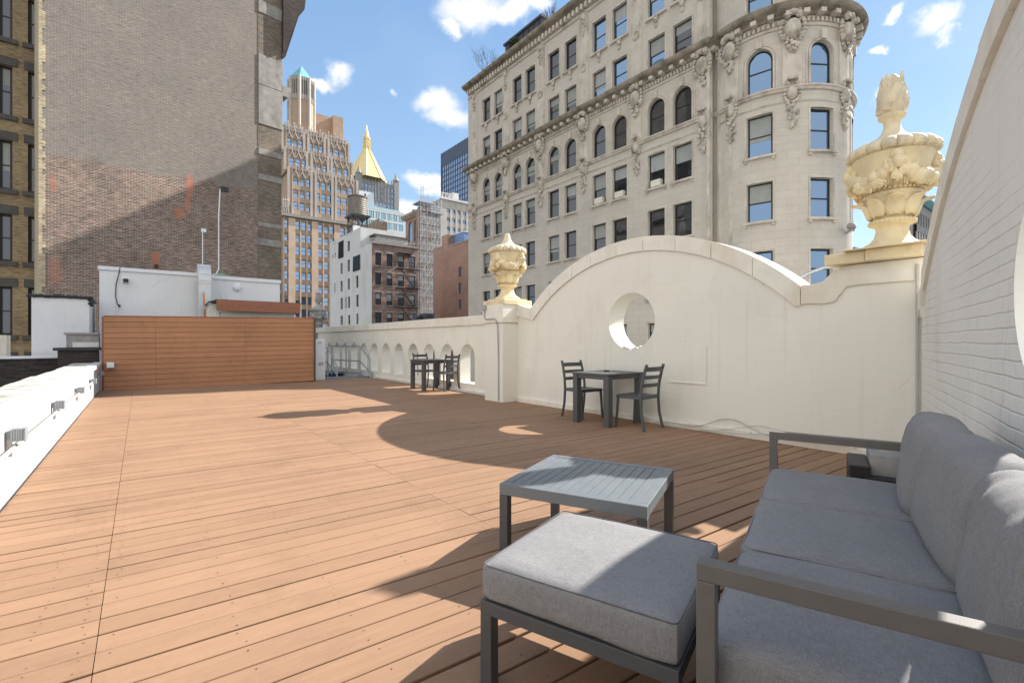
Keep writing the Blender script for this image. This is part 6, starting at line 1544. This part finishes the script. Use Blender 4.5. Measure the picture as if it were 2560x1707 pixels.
def make_chair(label):
    c = thing('dining_chair', label, 'chair')
    # local: x across the seat, y forward (front of the seat at +y), origin under the seat centre
    hw, sh = .215, .45
    f = MB()
    for sx in (-1, 1):
        pts = [(sx*(hw+.01),-.25,0),(sx*hw,-.20,.22),(sx*hw,-.185,.44),(sx*(hw-.003),-.20,.62),(sx*(hw-.01),-.245,.80),(sx*(hw-.012),-.275,.885)]
        g_ = MB()
        for p, q in zip(pts[:-1], pts[1:]): g_.beam(p, Vector(q)+(Vector(q)-Vector(p)).normalized()*.006, .028, .034, up=(0,1,0))
        g_.build('rear_leg', M['metal'], c, bevel=.004)
        g_ = MB(); g_.beam((sx*hw,.215,0),(sx*(hw-.01),.185,.44), .028, .03, up=(0,1,0)); g_.build('front_leg', M['metal'], c, bevel=.004)
    for (z, y, h_) in ((.825,-.25,.062),(.715,-.222,.050),(.605,-.20,.050)):
        g_ = MB(); n_ = 8
        for i in range(n_):
            a, b = -1+2*i/n_, -1+2*(i+1)/n_; ya, yb = y-.035*(1-a*a), y-.035*(1-b*b)
            k_ = len(g_.v)
            for (xx, yy) in ((a*(hw-.012), ya),(b*(hw-.012), yb)):
                for dy in (-.008,.008):
                    for dz in (-h_/2, h_/2): g_.v.append((xx, yy+dy, z+dz))
            for q in ((0,1,3,2),(4,6,7,5),(2,3,7,6),(0,4,5,1),(1,5,7,3),(0,2,6,4)): g_.f.append(tuple(k_+x for x in q)); g_.m.append(0)
        g_.build('back_slat', M['metal'], c, merge=True)
    g_ = MB()
    for i in range(8): g_.box(-hw+.02, hw-.02, -.185+i*.0505, -.185+i*.0505+.047, sh-.006-.006*math.sin(math.pi*i/7), sh+.010-.006*math.sin(math.pi*i/7))
    g_.build('seat', M['metal'], c, bevel=.003)
    g_ = MB(); g_.box(-hw-.008,-hw+.02,-.19,.21,sh-.035,sh+.006); g_.box(hw-.02,hw+.008,-.19,.21,sh-.035,sh+.006); g_.box(-hw+.02,hw-.02,.19,.215,sh-.035,sh+.004); g_.box(-hw+.02,hw-.02,-.2,-.188,sh-.035,sh+.0); g_.build('seat_frame', M['metal'], c, bevel=.004)
    return c
ch0 = make_chair('')
chairs = [((5.50, 4.17), R(0)+R(3), 'charcoal ladder back chair right of the nearer dining table'),
          ((5.56, 5.28), R(180)+R(-3), 'charcoal ladder back chair left of the nearer dining table facing it'),
          ((5.90, 10.18), R(0)+R(8), 'charcoal ladder back chair right of the far dining table'),
          ((5.86, 11.18), R(180)+R(4), 'charcoal ladder back chair on the far side of the distant dining table')]
for i, ((n_, u_), ry, lb_) in enumerate(chairs):
    o = ch0 if i == 0 else copy_tree(ch0)
    o.location = W(n_, u_); o.rotation_euler = (0, 0, GA+ry); o['label'] = lb_; o['category'] = 'chair'; o['group'] = 'charcoal ladder back chairs at the dining tables'
# items on the first table, box beyond the sofa, cables along the wall
ab = gthing('table_ashtray', 'tiny dark dish near the middle of the nearer dining table', 'dish', 5.55, 4.78, .746)
f = MB(); f.lathe([(.035,0),(.045,.006),(.04,.02),(.03,.012)], 16); f.build('dish', M['black'], ab)
bxs = thing('utility_box', 'low dark grey box on the deck behind the far arm of the sofa', 'box', (2.78, 3.86, 0), SR)
f = MB(); f.box(.10,.65,.0,.4,0,.30); f.build('case', M['greystone'], bxs, bevel=.01); f = MB(); f.box(.0,.70,-.10,-.003,0,.14); f.box(-.04,.097,-.1,.4,0,.22); f.build('black_sheet', M['black'], bxs, bevel=.01)
cbl = MB(); rr = random.Random(12)
def cable(pts, r): 
    P3 = [Vector(p) for p in pts]; out = []
    for i in range(len(P3)-1):
        p0, p1, p2, p3 = P3[max(0,i-1)], P3[i], P3[i+1], P3[min(len(P3)-1,i+2)]
        for k in range(6):
            t = k/6; out.append(.5*((2*p1)+(-p0+p2)*t+(2*p0-5*p1+4*p2-p3)*t*t+(-p0+3*p1-3*p2+p3)*t**3))
    out.append(P3[-1]); cbl.tube(out, r, 6)
cable([(5.90,4.2,.02),(5.88,3.9,.06),(5.93,3.6,.05),(5.93,3.4,.10),(5.95,3.2,.19),(5.95,3.0,.20),(5.93,2.8,.13),(5.90,2.6,.08),(5.9,2.3,.10),(5.9,2.0,.11),(5.9,1.6,.12)], .006)
cable([(5.88,4.1,.01),(5.86,3.7,.01),(5.84,3.3,.03),(5.9,2.9,.05),(5.86,2.6,.10),(5.9,2.2,.07),(5.92,1.7,.14)], .005)
cable([(5.93,3.5,.02),(5.92,3.2,.05),(5.93,2.75,.17),(5.9,2.5,.16),(5.93,2.1,.13),(5.9,1.8,.16),(5.93,1.5,.1)], .004)
tag(cbl.build('loose_cables', M['cable'], loc=(0,0,0), rotz=GA, smooth=True), 'tangle of thin pale cables lying along the foot of the arched wall', 'cable')
hd = None
bpy.context.view_layer.update()
